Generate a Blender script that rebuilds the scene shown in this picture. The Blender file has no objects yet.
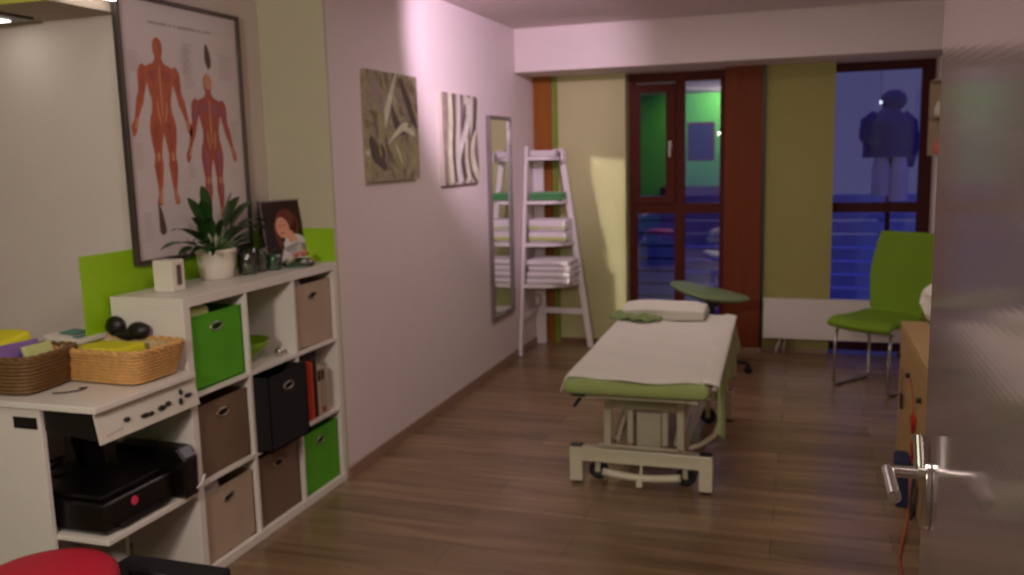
import bpy, bmesh, math, random
from mathutils import Vector, Matrix, noise as mnoise
random.seed(7)
sc = bpy.context.scene
col = sc.collection
PI = math.pi

# ------------------------------------------------------------------ materials
def lin(c):
    c = c/255.0
    return c/12.92 if c <= .04045 else ((c+.055)/1.055)**2.4
def rgb(r, g, b): return (lin(r), lin(g), lin(b), 1)

def mat(name, c, rough=.6, metal=0, var=.06, scale=8, bump=0, bscale=60, stretch=(1,1,1), emit=None, spec=.5, sheen=0):
    m = bpy.data.materials.new(name); m.use_nodes = True
    nt = m.node_tree; N = nt.nodes; L = nt.links
    b = N['Principled BSDF']
    b.inputs['Roughness'].default_value = rough
    b.inputs['Metallic'].default_value = metal
    b.inputs['Specular IOR Level'].default_value = spec
    if sheen: b.inputs['Sheen Weight'].default_value = sheen
    tc = N.new('ShaderNodeTexCoord'); mp = N.new('ShaderNodeMapping')
    mp.inputs['Scale'].default_value = stretch
    L.new(tc.outputs['Object'], mp.inputs[0])
    nz = N.new('ShaderNodeTexNoise'); nz.inputs['Scale'].default_value = scale; nz.inputs['Detail'].default_value = 4
    L.new(mp.outputs[0], nz.inputs['Vector'])
    mx = N.new('ShaderNodeMix'); mx.data_type = 'RGBA'
    mx.inputs[6].default_value = [max(0, x*(1-var*2)) for x in c[:3]]+[1]
    mx.inputs[7].default_value = [min(1, x*(1+var*2)) for x in c[:3]]+[1]
    L.new(nz.outputs[0], mx.inputs[0]); L.new(mx.outputs[2], b.inputs['Base Color'])
    if bump:
        n2 = N.new('ShaderNodeTexNoise'); n2.inputs['Scale'].default_value = bscale; n2.inputs['Detail'].default_value = 3
        L.new(mp.outputs[0], n2.inputs['Vector'])
        bp = N.new('ShaderNodeBump'); bp.inputs['Strength'].default_value = bump; bp.inputs['Distance'].default_value = .01
        L.new(n2.outputs[0], bp.inputs['Height']); L.new(bp.outputs[0], b.inputs['Normal'])
    if emit:
        b.inputs['Emission Color'].default_value = c; b.inputs['Emission Strength'].default_value = emit
    return m

M = {}
M['wall'] = mat('wall_paint', rgb(226,212,208), .8, bump=.12, bscale=220, var=.015)
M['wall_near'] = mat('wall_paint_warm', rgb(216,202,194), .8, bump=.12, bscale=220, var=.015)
M['ceil'] = mat('ceiling_paint', rgb(224,210,208), .85, var=.015)
M['lime_wall'] = mat('lime_cream_paint', rgb(190,186,136), .8, bump=.1, bscale=220, var=.02)
M['lime_dark'] = mat('deep_lime_paint', rgb(120,136,30), .6)
M['cream_lime'] = mat('cream_lime_paint', rgb(198,190,164), .8, bump=.1, bscale=220, var=.02)
M['olive_wall'] = mat('olive_wall_tone', rgb(164,158,94), .8, bump=.1, bscale=220, var=.02)  # darker and more olive than the left piece of the window wall
M['lime'] = mat('lime_paint', rgb(150,196,10), .55, var=.03)
M['lime_beam'] = mat('lime_beam_paint', rgb(190,190,80), .7, var=.03)
M['green_wall'] = mat('green_wall_paint', rgb(90,185,60), .7, var=.03)
M['grey_soffit'] = mat('beam_paint', rgb(175,160,145), .85, var=.02)
M['col'] = mat('orange_wood', rgb(146,86,32), .6, var=.12, scale=5, stretch=(8,8,.6), spec=.2)
M['redwood'] = mat('red_brown_wood', rgb(118,56,26), .6, var=.15, scale=5, stretch=(8,8,.5), spec=.2)
M['darkwood'] = mat('dark_red_window_wood', rgb(90,34,20), .6, var=.12, scale=5, stretch=(8,8,.5), spec=.2)
M['blackwood'] = mat('dark_window_wood', rgb(70,26,24), .6, var=.12, scale=5, stretch=(8,8,.5), spec=.2)
M['base'] = mat('oak_baseboard', rgb(150,120,100), .5, var=.1, scale=5, stretch=(1,1,1))
M['white_lam'] = mat('white_laminate', rgb(226,218,208), .4, var=.012)
M['white_paint'] = mat('white_lacquer', rgb(232,222,222), .4, var=.015)
M['bed_white'] = mat('cream_powder_coat', rgb(208,200,174), .35, var=.02)
M['black'] = mat('black_plastic', rgb(20,16,14), .45, var=.1)
M['rubber'] = mat('black_rubber', rgb(24,22,20), .8)
M['chrome'] = mat('brushed_steel', rgb(200,196,192), .22, metal=1, var=.02)
M['grommet'] = mat('nickel_grommet', rgb(190,180,165), .3, metal=1)
M['bin_green'] = mat('green_felt', rgb(84,164,16), .9, var=.05, bump=.3, bscale=300)
M['bin_beige'] = mat('beige_fabric', rgb(182,158,134), .9, var=.05, bump=.3, bscale=300)
M['bin_taupe'] = mat('taupe_fabric', rgb(118,92,72), .9, var=.05, bump=.3, bscale=300)
M['bin_black'] = mat('black_fabric', rgb(14,12,14), .9, var=.05, bump=.3, bscale=300)
M['towel_white'] = mat('white_terry', rgb(240,228,232), .95, var=.03, bump=.6, bscale=260, sheen=.3)
M['towel_green'] = mat('green_terry', rgb(84,156,92), .95, var=.05, bump=.6, bscale=260, sheen=.3)
M['towel_lime'] = mat('pale_lime_terry', rgb(200,206,130), .95, var=.05, bump=.6, bscale=260, sheen=.3)
M['mattress'] = mat('sage_terry', rgb(144,158,92), .9, var=.05, bump=.5, bscale=240, sheen=.2)
M['stool'] = mat('sage_vinyl', rgb(122,142,100), .45, var=.03)
M['sheet'] = mat('white_sheet', rgb(208,203,188), .9, var=.02, bump=.2, bscale=120, sheen=.2)
M['cloth_green'] = mat('olive_green_cloth', rgb(120,138,84), .9, var=.08, bump=.4, bscale=150)
M['chair'] = mat('lime_chair_fabric', rgb(112,146,8), .75, var=.04, bump=.15, bscale=300)
M['beech'] = mat('beech_wood', rgb(182,150,94), .45, var=.08, scale=4, stretch=(6,.6,6))
M['wicker'] = mat('honey_wicker', rgb(206,156,92), .6, var=.18, scale=40)
M['wicker_dark'] = mat('brown_wicker', rgb(112,80,40), .6, var=.22, scale=40)
M['lining'] = mat('pale_lining', rgb(196,180,140), .9)
M['yellow'] = mat('yellow_cloth', rgb(214,206,30), .8, var=.08)
M['purple'] = mat('purple_print', rgb(130,96,160), .6, var=.1)
M['orange'] = mat('coral_print', rgb(214,110,90), .6, var=.1)
M['paper'] = mat('white_paper', rgb(226,220,206), .7, var=.03)
M['teal_print'] = mat('teal_print', rgb(90,140,130), .7, var=.1)
M['grey_frame'] = mat('dark_grey_metal', rgb(88,78,72), .4, metal=.6)
M['silver'] = mat('silver_frame', rgb(150,140,145), .35, metal=.8)
M['poster'] = mat('poster_paper', rgb(216,202,200), .35, var=.012)
M['ink'] = mat('grey_ink', rgb(186,170,166), .6)
M['inkd'] = mat('dark_ink', rgb(96,74,66), .6, var=.2, scale=60)
M['muscle'] = mat('muscle_red', rgb(192,96,62), .5, var=.16, scale=45, stretch=(1,1,.4))
M['muscle2'] = mat('muscle_crimson', rgb(176,84,66), .5, var=.16, scale=45, stretch=(1,1,.4))
M['muscle_l'] = mat('tendon_cream', rgb(212,150,110), .5, var=.1, scale=40)
M['muscle_p'] = mat('muscle_mauve', rgb(162,92,112), .5, var=.15, scale=40)
M['pot'] = mat('white_ceramic', rgb(224,214,200), .25, var=.01)
M['soil'] = mat('potting_soil', rgb(40,28,20), .95, bump=.8)
M['leaf'] = mat('dark_green_leaf', rgb(40,74,28), .4, var=.25, scale=14)
M['stem'] = mat('leaf_stem', rgb(80,120,50), .5)
M['photo_bg'] = mat('photo_dark_brown', rgb(44,20,14), .25, var=.1)
M['hair'] = mat('brown_hair_print', rgb(110,52,34), .3, var=.25, scale=50, stretch=(1,1,.3))
M['skin'] = mat('skin_print', rgb(236,168,140), .3, var=.06)
M['skin_d'] = mat('lip_print', rgb(160,70,60), .3)
M['pink'] = mat('pink_petals', rgb(240,160,140), .6, var=.1)
M['white_petal'] = mat('white_petals', rgb(232,226,208), .6)
M['red'] = mat('red_fabric', rgb(184,16,48), .6, var=.05)
M['heart'] = mat('red_felt', rgb(176,20,16), .8)
M['navy'] = mat('navy_cloth', rgb(30,34,70), .85)
M['cord'] = mat('orange_cord', rgb(150,74,30), .5)
M['printer'] = mat('black_gloss_plastic', rgb(16,12,12), .3, var=.1)
M['ctrl'] = mat('ivory_panel', rgb(214,206,192), .4)
M['led'] = mat('pink_sticker', rgb(220,60,90), .4)
M['book_red'] = mat('red_book_cover', rgb(186,50,24), .5)
M['book_or'] = mat('orange_book_cover', rgb(206,84,40), .5)
M['book_dk'] = mat('dark_brown_book_cover', rgb(44,20,18), .5)
M['book_wh'] = mat('ivory_book_cover', rgb(196,176,152), .5)
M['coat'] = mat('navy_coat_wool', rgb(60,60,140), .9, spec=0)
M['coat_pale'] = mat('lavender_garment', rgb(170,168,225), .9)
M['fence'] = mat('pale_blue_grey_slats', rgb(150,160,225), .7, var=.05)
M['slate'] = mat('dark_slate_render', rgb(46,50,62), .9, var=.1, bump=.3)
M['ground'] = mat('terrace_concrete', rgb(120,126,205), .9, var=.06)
M['brushed_wood'] = mat('walnut_ledge', rgb(120,84,60), .5)

def emitter(name, c, s):
    m = bpy.data.materials.new(name); m.use_nodes = True
    nt = m.node_tree; b = nt.nodes['Principled BSDF']
    b.inputs['Base Color'].default_value = c
    b.inputs['Emission Color'].default_value = c; b.inputs['Emission Strength'].default_value = s
    return m
M['tube'] = emitter('lamp_tube', (1,.93,.86,1), 6)
M['phone_light'] = emitter('white_glint_glow', (.8,.9,1,1), 1.5)  # glow colour of the added glint bead

def glass_mat(name, tint, refl):
    m = bpy.data.materials.new(name); m.use_nodes = True
    nt = m.node_tree; N = nt.nodes; L = nt.links; N.clear()
    out = N.new('ShaderNodeOutputMaterial'); mix = N.new('ShaderNodeMixShader')
    tr = N.new('ShaderNodeBsdfTransparent'); gl = N.new('ShaderNodeBsdfGlossy')
    lw = N.new('ShaderNodeLayerWeight'); mr = N.new('ShaderNodeMapRange')
    tr.inputs[0].default_value = tint; gl.inputs['Roughness'].default_value = .012
    gl.inputs['Color'].default_value = (1,1,1,1)
    lw.inputs[0].default_value = .3
    mr.inputs['To Min'].default_value = refl; mr.inputs['To Max'].default_value = 1
    L.new(lw.outputs['Fresnel'], mr.inputs['Value']); L.new(mr.outputs[0], mix.inputs[0])
    L.new(tr.outputs[0], mix.inputs[1]); L.new(gl.outputs[0], mix.inputs[2]); L.new(mix.outputs[0], out.inputs[0])
    return m
M['glass'] = glass_mat('window_glass', (.80,.82,.9,1), .2)
M['glass_clear'] = glass_mat('clear_window_glass', (.90,.91,.96,1), .0)
M['jar_glass'] = glass_mat('clear_jar_glass', (.5,.56,.46,1), .08)
M['teal_glass'] = glass_mat('teal_jar_glass', (.45,.75,.6,1), .08)
M['green_glass'] = mat('lime_bowl_glaze', rgb(120,160,30), .2)
m = bpy.data.materials.new('mirror_glass'); m.use_nodes = True
b = m.node_tree.nodes['Principled BSDF']; b.inputs['Metallic'].default_value = 1
b.inputs['Roughness'].default_value = .01; b.inputs['Base Color'].default_value = (.86,.88,.86,1); M['mirror'] = m

def floor_mat():
    m = bpy.data.materials.new('oak_laminate_planks'); m.use_nodes = True
    nt = m.node_tree; N = nt.nodes; L = nt.links; b = N['Principled BSDF']
    tc = N.new('ShaderNodeTexCoord')
    br = N.new('ShaderNodeTexBrick'); br.offset = .37; br.offset_frequency = 2
    br.inputs['Scale'].default_value = 1; br.inputs['Brick Width'].default_value = 1.28
    br.inputs['Row Height'].default_value = .19; br.inputs['Mortar Size'].default_value = .0015
    br.inputs['Color1'].default_value = rgb(150,124,95); br.inputs['Color2'].default_value = rgb(126,104,77)
    br.inputs['Mortar'].default_value = rgb(84,62,48); br.inputs['Bias'].default_value = 0
    L.new(tc.outputs['Object'], br.inputs['Vector'])
    mp = N.new('ShaderNodeMapping'); mp.inputs['Scale'].default_value = (.9,9,1); L.new(tc.outputs['Object'], mp.inputs[0])
    nz = N.new('ShaderNodeTexNoise'); nz.inputs['Scale'].default_value = 1.6; nz.inputs['Detail'].default_value = 6; nz.inputs['Distortion'].default_value = .6
    L.new(mp.outputs[0], nz.inputs['Vector'])
    cr = N.new('ShaderNodeValToRGB'); cr.color_ramp.elements[0].position = .3; cr.color_ramp.elements[1].position = .7
    cr.color_ramp.elements[0].color = (.62,.58,.55,1); cr.color_ramp.elements[1].color = (1.15,1.12,1.1,1)
    L.new(nz.outputs[0], cr.inputs[0])
    mx = N.new('ShaderNodeMix'); mx.data_type = 'RGBA'; mx.blend_type = 'MULTIPLY'; mx.inputs[0].default_value = 1
    L.new(br.outputs['Color'], mx.inputs[6]); L.new(cr.outputs[0], mx.inputs[7]); L.new(mx.outputs[2], b.inputs['Base Color'])
    b.inputs['Roughness'].default_value = .27
    bp = N.new('ShaderNodeBump'); bp.inputs['Strength'].default_value = .12; bp.inputs['Distance'].default_value = .004
    L.new(nz.outputs[0], bp.inputs['Height']); L.new(bp.outputs[0], b.inputs['Normal'])
    return m
M['floor'] = floor_mat()

def door_mat():
    m = bpy.data.materials.new('ribbed_grey_door_foil'); m.use_nodes = True
    nt = m.node_tree; N = nt.nodes; L = nt.links; b = N['Principled BSDF']
    b.inputs['Base Color'].default_value = rgb(160,144,142); b.inputs['Metallic'].default_value = .6; b.inputs['Roughness'].default_value = .12
    tc = N.new('ShaderNodeTexCoord'); w = N.new('ShaderNodeTexWave'); w.bands_direction = 'Z'
    w.inputs['Scale'].default_value = 34; w.inputs['Distortion'].default_value = .3; w.inputs['Detail'].default_value = 1
    L.new(tc.outputs['Object'], w.inputs[0])
    bp = N.new('ShaderNodeBump'); bp.inputs['Strength'].default_value = .02; bp.inputs['Distance'].default_value = .001
    L.new(w.outputs['Fac'], bp.inputs['Height']); L.new(bp.outputs[0], b.inputs['Normal'])
    return m
M['door'] = door_mat()

def print_mat(name, kind):
    m = bpy.data.materials.new(name); m.use_nodes = True
    nt = m.node_tree; N = nt.nodes; L = nt.links; b = N['Principled BSDF']; b.inputs['Roughness'].default_value = .7
    tc = N.new('ShaderNodeTexCoord'); mp = N.new('ShaderNodeMapping'); L.new(tc.outputs['Object'], mp.inputs[0])
    cr = N.new('ShaderNodeValToRGB'); e = cr.color_ramp.elements
    if kind == 1:
        mp.inputs['Scale'].default_value = (1,1.6,1.0); mp.inputs['Rotation'].default_value = (.5,0,0)
        n1 = N.new('ShaderNodeTexNoise'); n1.inputs['Scale'].default_value = 3.2; n1.inputs['Distortion'].default_value = 2.4; n1.inputs['Detail'].default_value = 3
        L.new(mp.outputs[0], n1.inputs['Vector']); L.new(n1.outputs[0], cr.inputs[0])
        e[0].position = .3; e[0].color = rgb(92,78,68); e[1].position = .74; e[1].color = rgb(206,196,176)
        for p, c in ((.42, rgb(136,122,94)), (.5, rgb(170,160,120)), (.57, rgb(150,134,120)), (.64, rgb(168,158,120))):
            x = e.new(p); x.color = c
    else:
        mp.inputs['Scale'].default_value = (1,1,.28); mp.inputs['Rotation'].default_value = (.08,0,0)
        w = N.new('ShaderNodeTexWave'); w.bands_direction = 'Y'; w.inputs['Scale'].default_value = 2.3; w.inputs['Distortion'].default_value = 4.5
        w.inputs['Detail'].default_value = 2; w.inputs['Detail Scale'].default_value = 1.6
        L.new(mp.outputs[0], w.inputs['Vector']); L.new(w.outputs['Fac'], cr.inputs[0])
        e[0].position = .05; e[0].color = rgb(118,98,102); e[1].position = .95; e[1].color = rgb(216,206,196)
        for p, c in ((.3, rgb(146,128,126)), (.6, rgb(176,166,134))):
            x = e.new(p); x.color = c
    L.new(cr.outputs[0], b.inputs['Base Color'])
    return m
M['print1'] = print_mat('leaf_photo_print', 1)
M['print2'] = print_mat('bamboo_photo_print', 2)

# ------------------------------------------------------------------ builders
class MB:
    def __init__(s): s.bm = bmesh.new()
    def box(s, a, b, rz=0, rx=0, ry=0):
        c = [(a[i]+b[i])/2 for i in range(3)]; d = [abs(b[i]-a[i]) for i in range(3)]
        R = Matrix.Rotation(rz,4,'Z') @ Matrix.Rotation(ry,4,'Y') @ Matrix.Rotation(rx,4,'X')
        bmesh.ops.create_cube(s.bm, size=1, matrix=Matrix.Translation(c) @ R @ Matrix.Diagonal((*d,1)))
        return s
    def beam(s, p, q, w, h, up=(0,0,1)):
        p = Vector(p); q = Vector(q); d = (q-p); L = d.length; z = d.normalized()
        x = z.cross(Vector(up))
        if x.length < 1e-4: x = Vector((1,0,0))
        x.normalize(); y = z.cross(x)
        Mx = Matrix((x,y,z)).transposed().to_4x4(); Mx.translation = (p+q)/2
        bmesh.ops.create_cube(s.bm, size=1, matrix=Mx @ Matrix.Diagonal((w,h,L,1)))
        return s
    def cyl(s, p, q, r, r2=None, n=20):
        p = Vector(p); q = Vector(q); d = q-p
        Mx = d.to_track_quat('Z','Y').to_matrix().to_4x4(); Mx.translation = (p+q)/2
        bmesh.ops.create_cone(s.bm, cap_ends=True, segments=n, radius1=r, radius2=r if r2 is None else r2, depth=d.length, matrix=Mx)
        return s
    def ball(s, c, r, seg=20):
        if not hasattr(r, '__len__'): r = (r,r,r)
        bmesh.ops.create_uvsphere(s.bm, u_segments=seg, v_segments=max(6,seg//2), radius=1, matrix=Matrix.Translation(c) @ Matrix.Diagonal((*r,1)))
        return s
    def tube(s, pts, r, n=8, closed=False):
        P = [Vector(p) for p in pts]; k = len(P); rings = []
        prev = None
        for i in range(k):
            if closed: t = P[(i+1)%k]-P[i-1]
            else: t = P[min(i+1,k-1)]-P[max(i-1,0)]
            t.normalize()
            if prev is None:
                a = Vector((0,0,1)) if abs(t.z) < .9 else Vector((1,0,0))
                u = t.cross(a).normalized()
            else:
                u = (prev - t*prev.dot(t)).normalized()
            prev = u; v = t.cross(u)
            rr = r[i] if hasattr(r,'__len__') else r
            rings.append([s.bm.verts.new(P[i]+u*rr*math.cos(2*PI*j/n)+v*rr*math.sin(2*PI*j/n)) for j in range(n)])
        for i in range(k if closed else k-1):
            A, B = rings[i], rings[(i+1)%k]
            for j in range(n): s.bm.faces.new((A[j],A[(j+1)%n],B[(j+1)%n],B[j]))
        if not closed:
            s.bm.faces.new(rings[0][::-1]); s.bm.faces.new(rings[-1])
        return s
    def lathe(s, prof, c=(0,0,0), n=32):
        rings = []
        for r, z in prof:
            rings.append([s.bm.verts.new((c[0]+r*math.cos(2*PI*j/n), c[1]+r*math.sin(2*PI*j/n), c[2]+z)) for j in range(n)])
        for A, B in zip(rings, rings[1:]):
            for j in range(n): s.bm.faces.new((A[j],A[(j+1)%n],B[(j+1)%n],B[j]))
        if prof[0][0] > 1e-6: s.bm.faces.new(rings[0][::-1])
        if prof[-1][0] > 1e-6: s.bm.faces.new(rings[-1])
        return s
    def prism(s, poly, vec):
        """poly: list of 3d points, extruded by vec"""
        a = [s.bm.verts.new(p) for p in poly]; b = [s.bm.verts.new(Vector(p)+Vector(vec)) for p in poly]
        n = len(a); s.bm.faces.new(a); s.bm.faces.new(b[::-1])
        for i in range(n): s.bm.faces.new((a[i],b[i],b[(i+1)%n],a[(i+1)%n]))
        return s
    def grid(s, fn, nu, nv):
        V = [[s.bm.verts.new(fn(i/nu, j/nv)) for j in range(nv+1)] for i in range(nu+1)]
        for i in range(nu):
            for j in range(nv): s.bm.faces.new((V[i][j],V[i+1][j],V[i+1][j+1],V[i][j+1]))
        return s
    def build(s, name, m, parent=None, bevel=0, smooth=False, solid=0, subsurf=0, disp=None, seg=2, world=True):
        bm = s.bm
        bmesh.ops.recalc_face_normals(bm, faces=bm.faces[:])
        if disp:
            for v in bm.verts:
                v.co += Vector(mnoise.noise_vector(v.co*disp[1]))*disp[0]
        off = Vector((0,0,0))
        if parent and world:
            p = parent
            while p: off += p.location; p = p.parent
        if world and off.length:
            for v in bm.verts: v.co -= off
        me = bpy.data.meshes.new(name); bm.to_mesh(me); bm.free()
        o = bpy.data.objects.new(name, me); col.objects.link(o)
        me.materials.append(m if not isinstance(m,str) else M[m])
        if smooth:
            for p in me.polygons: p.use_smooth = True
        if solid:
            md = o.modifiers.new('solid','SOLIDIFY'); md.thickness = solid
        if bevel:
            md = o.modifiers.new('bevel','BEVEL'); md.width = bevel; md.segments = seg; md.limit_method = 'ANGLE'; md.angle_limit = .6
        if subsurf:
            md = o.modifiers.new('sub','SUBSURF'); md.levels = subsurf; md.render_levels = subsurf
        if parent: o.parent = parent
        return o

def merge(into, objs):
    bm = bmesh.new(); bm.from_mesh(into.data)
    for o in objs:
        into.data.materials.append(o.data.materials[0]); k = len(into.data.materials)-1
        n0 = len(bm.faces); bm.from_mesh(o.data); bm.faces.ensure_lookup_table()
        for f in bm.faces[n0:]: f.material_index = k
        bpy.data.objects.remove(o)
    bm.to_mesh(into.data); bm.free()
def tag(o, label=None, cat=None, group=None, kind=None):
    if label: o['label'] = label
    if cat: o['category'] = cat
    if group: o['group'] = group
    if kind: o['kind'] = kind
    return o
def thing(name, label, cat, loc, rz=0, group=None):
    o = bpy.data.objects.new(name, None); col.objects.link(o); o.location = loc; o.rotation_euler = (0,0,rz)
    o.empty_display_size = .1
    return tag(o, label, cat, group)
def struct(o): o['kind'] = 'structure'; return o
def sempty(name, loc):
    o = bpy.data.objects.new(name, None); col.objects.link(o); o.location = loc; o['kind'] = 'structure'; return o
def rbox(mb, a, b): mb.box(a, b); return mb

# ------------------------------------------------------------------ dimensions
HC = 2.589; YB = 3.444; YF = 2.926; HS = 2.255; XR = 3.13; YN = -4.7; D = .36
NX = -2.2

# ------------------------------------------------------------------ room shell
struct(MB().box((NX-.1,YN-.1,-.1),(XR+.1,YB,0)).build('floor','floor'))
struct(MB().box((NX-.1,YN-.1,HC),(XR+.1,YB+.4,HC+.1)).build('ceiling','ceil'))
struct(MB().box((-.1,.02,0),(0,YB+.3,HC)).build('wall_left','wall'))
struct(MB().box((-D-.1,0,0),(0,.02,HC)).build('wall_left_return','cream_lime'))
# recessed wall behind the shelving, with the beam end over the opening
struct(MB().box((-D-.1,-.93,0),(-D,0,HC)).build('wall_left_recess','wall_near'))
struct(MB().box((NX,-.93,0),(-D-.1,-.85,HC)).build('wall_left_alcove','wall_near'))
struct(MB().box((NX,-1.27,2.2),(-D,-.93,HC)).build('wall_left_beam','grey_soffit'))
struct(MB().box((NX,-1.285,2.2),(-D,-1.27,HC)).build('trim_1','lime_beam'))
struct(MB().box((NX-.1,YN,0),(NX,-.85,HC)).build('wall_left_near','wall_near'))
struct(MB().box((NX,YN-.1,0),(XR,YN,HC)).build('wall_front','wall'))
struct(MB().box((-2.1,YN-.001,0),(1.9,YN+.006,HC)).build('wall_front_panel','green_wall'))
struct(MB().box((XR,YN,0),(XR+.1,YB+.3,HC)).build('wall_right','wall'))
# soffit in front of the window wall
struct(MB().box((0,YF,HS),(XR,YB+.3,HC)).build('wall_back_soffit','wall', bevel=.006))
# window wall
W1 = (.776,1.575); W2 = (2.39,3.10)
struct(MB().box((0,YB,0),(W1[0],YB+.3,HS)).build('wall_back_left','lime_wall'))
struct(MB().box((W1[1],YB,0),(W2[0],YB+.3,HS)).build('wall_back_middle','olive_wall'))
struct(MB().box((W2[1],YB,0),(XR,YB+.3,HS)).build('wall_back_right','wall'))
struct(MB().box((0,YB-.03,0),(.155,YB,HS)).build('trim_2','col', bevel=.003))
struct(MB().box((.163,YB-.012,0),(.205,YB,HS)).build('trim_3','lime_dark'))
struct(MB().box((1.575,YB-.05,.03),(1.862,YB,HS)).build('trim_4','redwood', bevel=.004))
struct(MB().box((1.862,YB-.052,.03),(1.882,YB,HS)).build('trim_5','black'))  # black strip stands in for the shadow gap beside the wood panel
# base boards
struct(MB().box((0,0,0),(.014,YB,.06)).build('baseboard_left','base', bevel=.003))
struct(MB().box((.205,YB-.014,0),(W1[0],YB,.045)).build('baseboard_back_left','brushed_wood', bevel=.003))
struct(MB().box((1.575,YB-.062,0),(1.882,YB,.03)).box((1.882,YB-.014,0),(W2[0],YB,.03)).build('baseboard_back','base', bevel=.003))
struct(MB().box((XR-.014,YN,0),(XR,YB,.06)).build('baseboard_right','base', bevel=.003))
# lime splash board behind the shelving and on the return wall
sb = MB().box((-D,-1.26,.86),(-D+.003,-.004,1.285)).box((-D+.003,-.004,1.1),(-.004,-.0,1.285))
struct(sb.build('trim_6','lime', bevel=.001))

# ------------------------------------------------------------------ windows
YW = YB+.17
w = sempty('window_1', (1.17,YW,0))
MB().box((.78,YW,0),(.835,YW+.07,HS)).box((1.52,YW,0),(1.575,YW+.07,HS)).box((1.155,YW,0),(1.235,YW+.07,HS))\
    .box((.835,YW,0),(1.155,YW+.07,.06)).box((1.235,YW,0),(1.52,YW+.07,.06)).box((.835,YW,2.18),(1.155,YW+.07,HS)).box((1.235,YW,2.18),(1.52,YW+.07,HS))\
    .box((.835,YW+.004,1.10),(1.155,YW+.066,1.185)).box((1.235,YW+.004,1.10),(1.52,YW+.066,1.185)).build('window_frame','darkwood',w)
MB().box((.80,YW-.022,1.187),(.865,YW-.001,2.165)).box((1.085,YW-.022,1.187),(1.16,YW-.001,2.165)).box((.865,YW-.022,2.10),(1.085,YW-.001,2.165)).box((.865,YW-.022,1.187),(1.085,YW-.001,1.245)).build('sash','darkwood',w)
MB().box((.83,YW+.03,.05),(1.16,YW+.036,1.11)).box((1.23,YW+.03,.05),(1.53,YW+.036,1.11)).box((.836,YW+.01,1.186),(1.154,YW+.016,2.179)).box((1.23,YW+.03,1.18),(1.53,YW+.036,2.19)).build('glass','glass',w)
h = MB().box((1.107,YW-.03,1.64),(1.133,YW-.02,1.70)).cyl((1.12,YW-.02,1.68),(1.12,YW-.06,1.68),.008).cyl((1.12,YW-.055,1.685),(1.12,YW-.05,1.57),.009)
h.build('window_handle','white_paint',w,bevel=.002)
MB().box((1.50,YW-.03,1.735),(1.53,YW-.0,1.765)).build('latch','chrome',w,bevel=.002)
w = sempty('window_2', (2.75,YW,0))
MB().box((2.31,YW,0),(2.385,YW+.07,HS)).box((3.01,YW,0),(3.10,YW+.07,HS)).box((2.385,YW,0),(3.01,YW+.07,.06)).box((2.385,YW,2.19),(3.01,YW+.07,HS))\
    .box((2.385,YW+.004,1.105),(3.01,YW+.066,1.18)).build('window_frame','blackwood',w)
MB().box((2.38,YW+.03,.05),(3.02,YW+.036,1.11)).box((2.38,YW+.03,1.17),(3.02,YW+.036,2.20)).build('glass','glass_clear',w)

# outside: terrace ground, slatted fence, coat stand in the glazed porch
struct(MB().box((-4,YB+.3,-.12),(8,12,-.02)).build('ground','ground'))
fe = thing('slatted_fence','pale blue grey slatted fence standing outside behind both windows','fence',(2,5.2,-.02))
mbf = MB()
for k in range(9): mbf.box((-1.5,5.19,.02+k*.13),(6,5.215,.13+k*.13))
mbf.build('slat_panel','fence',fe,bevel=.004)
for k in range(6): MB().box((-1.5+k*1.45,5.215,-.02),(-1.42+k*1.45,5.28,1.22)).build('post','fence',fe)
nb = thing('sky_block_wall','dark slate wall added outside to block sky behind left window','wall',(-1.5,6.2,-.02))  # added to keep the blue sky out of the left panes
MB().box((-4,6.1,-.02),(.80,6.4,2.9)).build('masonry','slate',nb,bevel=.01)
MB().box((-4.04,6.06,2.9),(.84,6.44,2.97)).build('coping','ground',nb,bevel=.01)
ct = thing('coat_stand','dark coat stand outside the right window, hung with a navy coat and hat','coat stand',(2.86,4.35,-.02))
MB().cyl((2.86,4.35,0),(2.86,4.35,2.0),.02).build('pole','darkwood',ct,smooth=True)
b_ = MB()
for a in range(4): b_.tube([(2.86,4.35,.22),(2.86+.14*math.cos(a*PI/2+.4),4.35+.14*math.sin(a*PI/2+.4),.12),(2.86+.28*math.cos(a*PI/2+.4),4.35+.28*math.sin(a*PI/2+.4),.0)],.014)
b_.build('base','darkwood',ct,smooth=True)
for a in range(4):
    MB().tube([(2.86,4.35,1.86),(2.86+.06*math.cos(a*PI/2),4.35+.06*math.sin(a*PI/2),1.87),(2.86+.08*math.cos(a*PI/2),4.35+.08*math.sin(a*PI/2),1.90)],.01).build('hook','darkwood',ct,smooth=True)
def coatf(cx, cy, z0, z1, wx, wy, sh):
    def f(u, v):
        a = u*2*PI; z = z0+(z1-z0)*v
        t = (v-.0); s = 1 if v < .68 else max(.12, 1-((v-.68)/.32)**1.25*sh)
        fold = 1+.07*math.sin(a*7)*(1-v)
        return (cx+wx*s*math.cos(a)*fold, cy+wy*s*math.sin(a)*fold, z)
    return f
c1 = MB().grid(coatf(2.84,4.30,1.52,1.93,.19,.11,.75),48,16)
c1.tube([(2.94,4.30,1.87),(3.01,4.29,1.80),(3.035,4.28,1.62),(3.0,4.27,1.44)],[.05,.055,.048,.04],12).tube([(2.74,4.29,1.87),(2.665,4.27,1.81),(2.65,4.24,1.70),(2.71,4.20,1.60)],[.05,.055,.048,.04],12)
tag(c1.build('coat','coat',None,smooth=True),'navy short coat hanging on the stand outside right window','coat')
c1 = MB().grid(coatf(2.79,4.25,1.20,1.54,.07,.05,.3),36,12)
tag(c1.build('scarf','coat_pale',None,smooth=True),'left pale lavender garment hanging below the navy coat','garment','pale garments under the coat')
c1 = MB().grid(coatf(2.93,4.25,1.16,1.54,.07,.05,.3),36,12)
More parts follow.
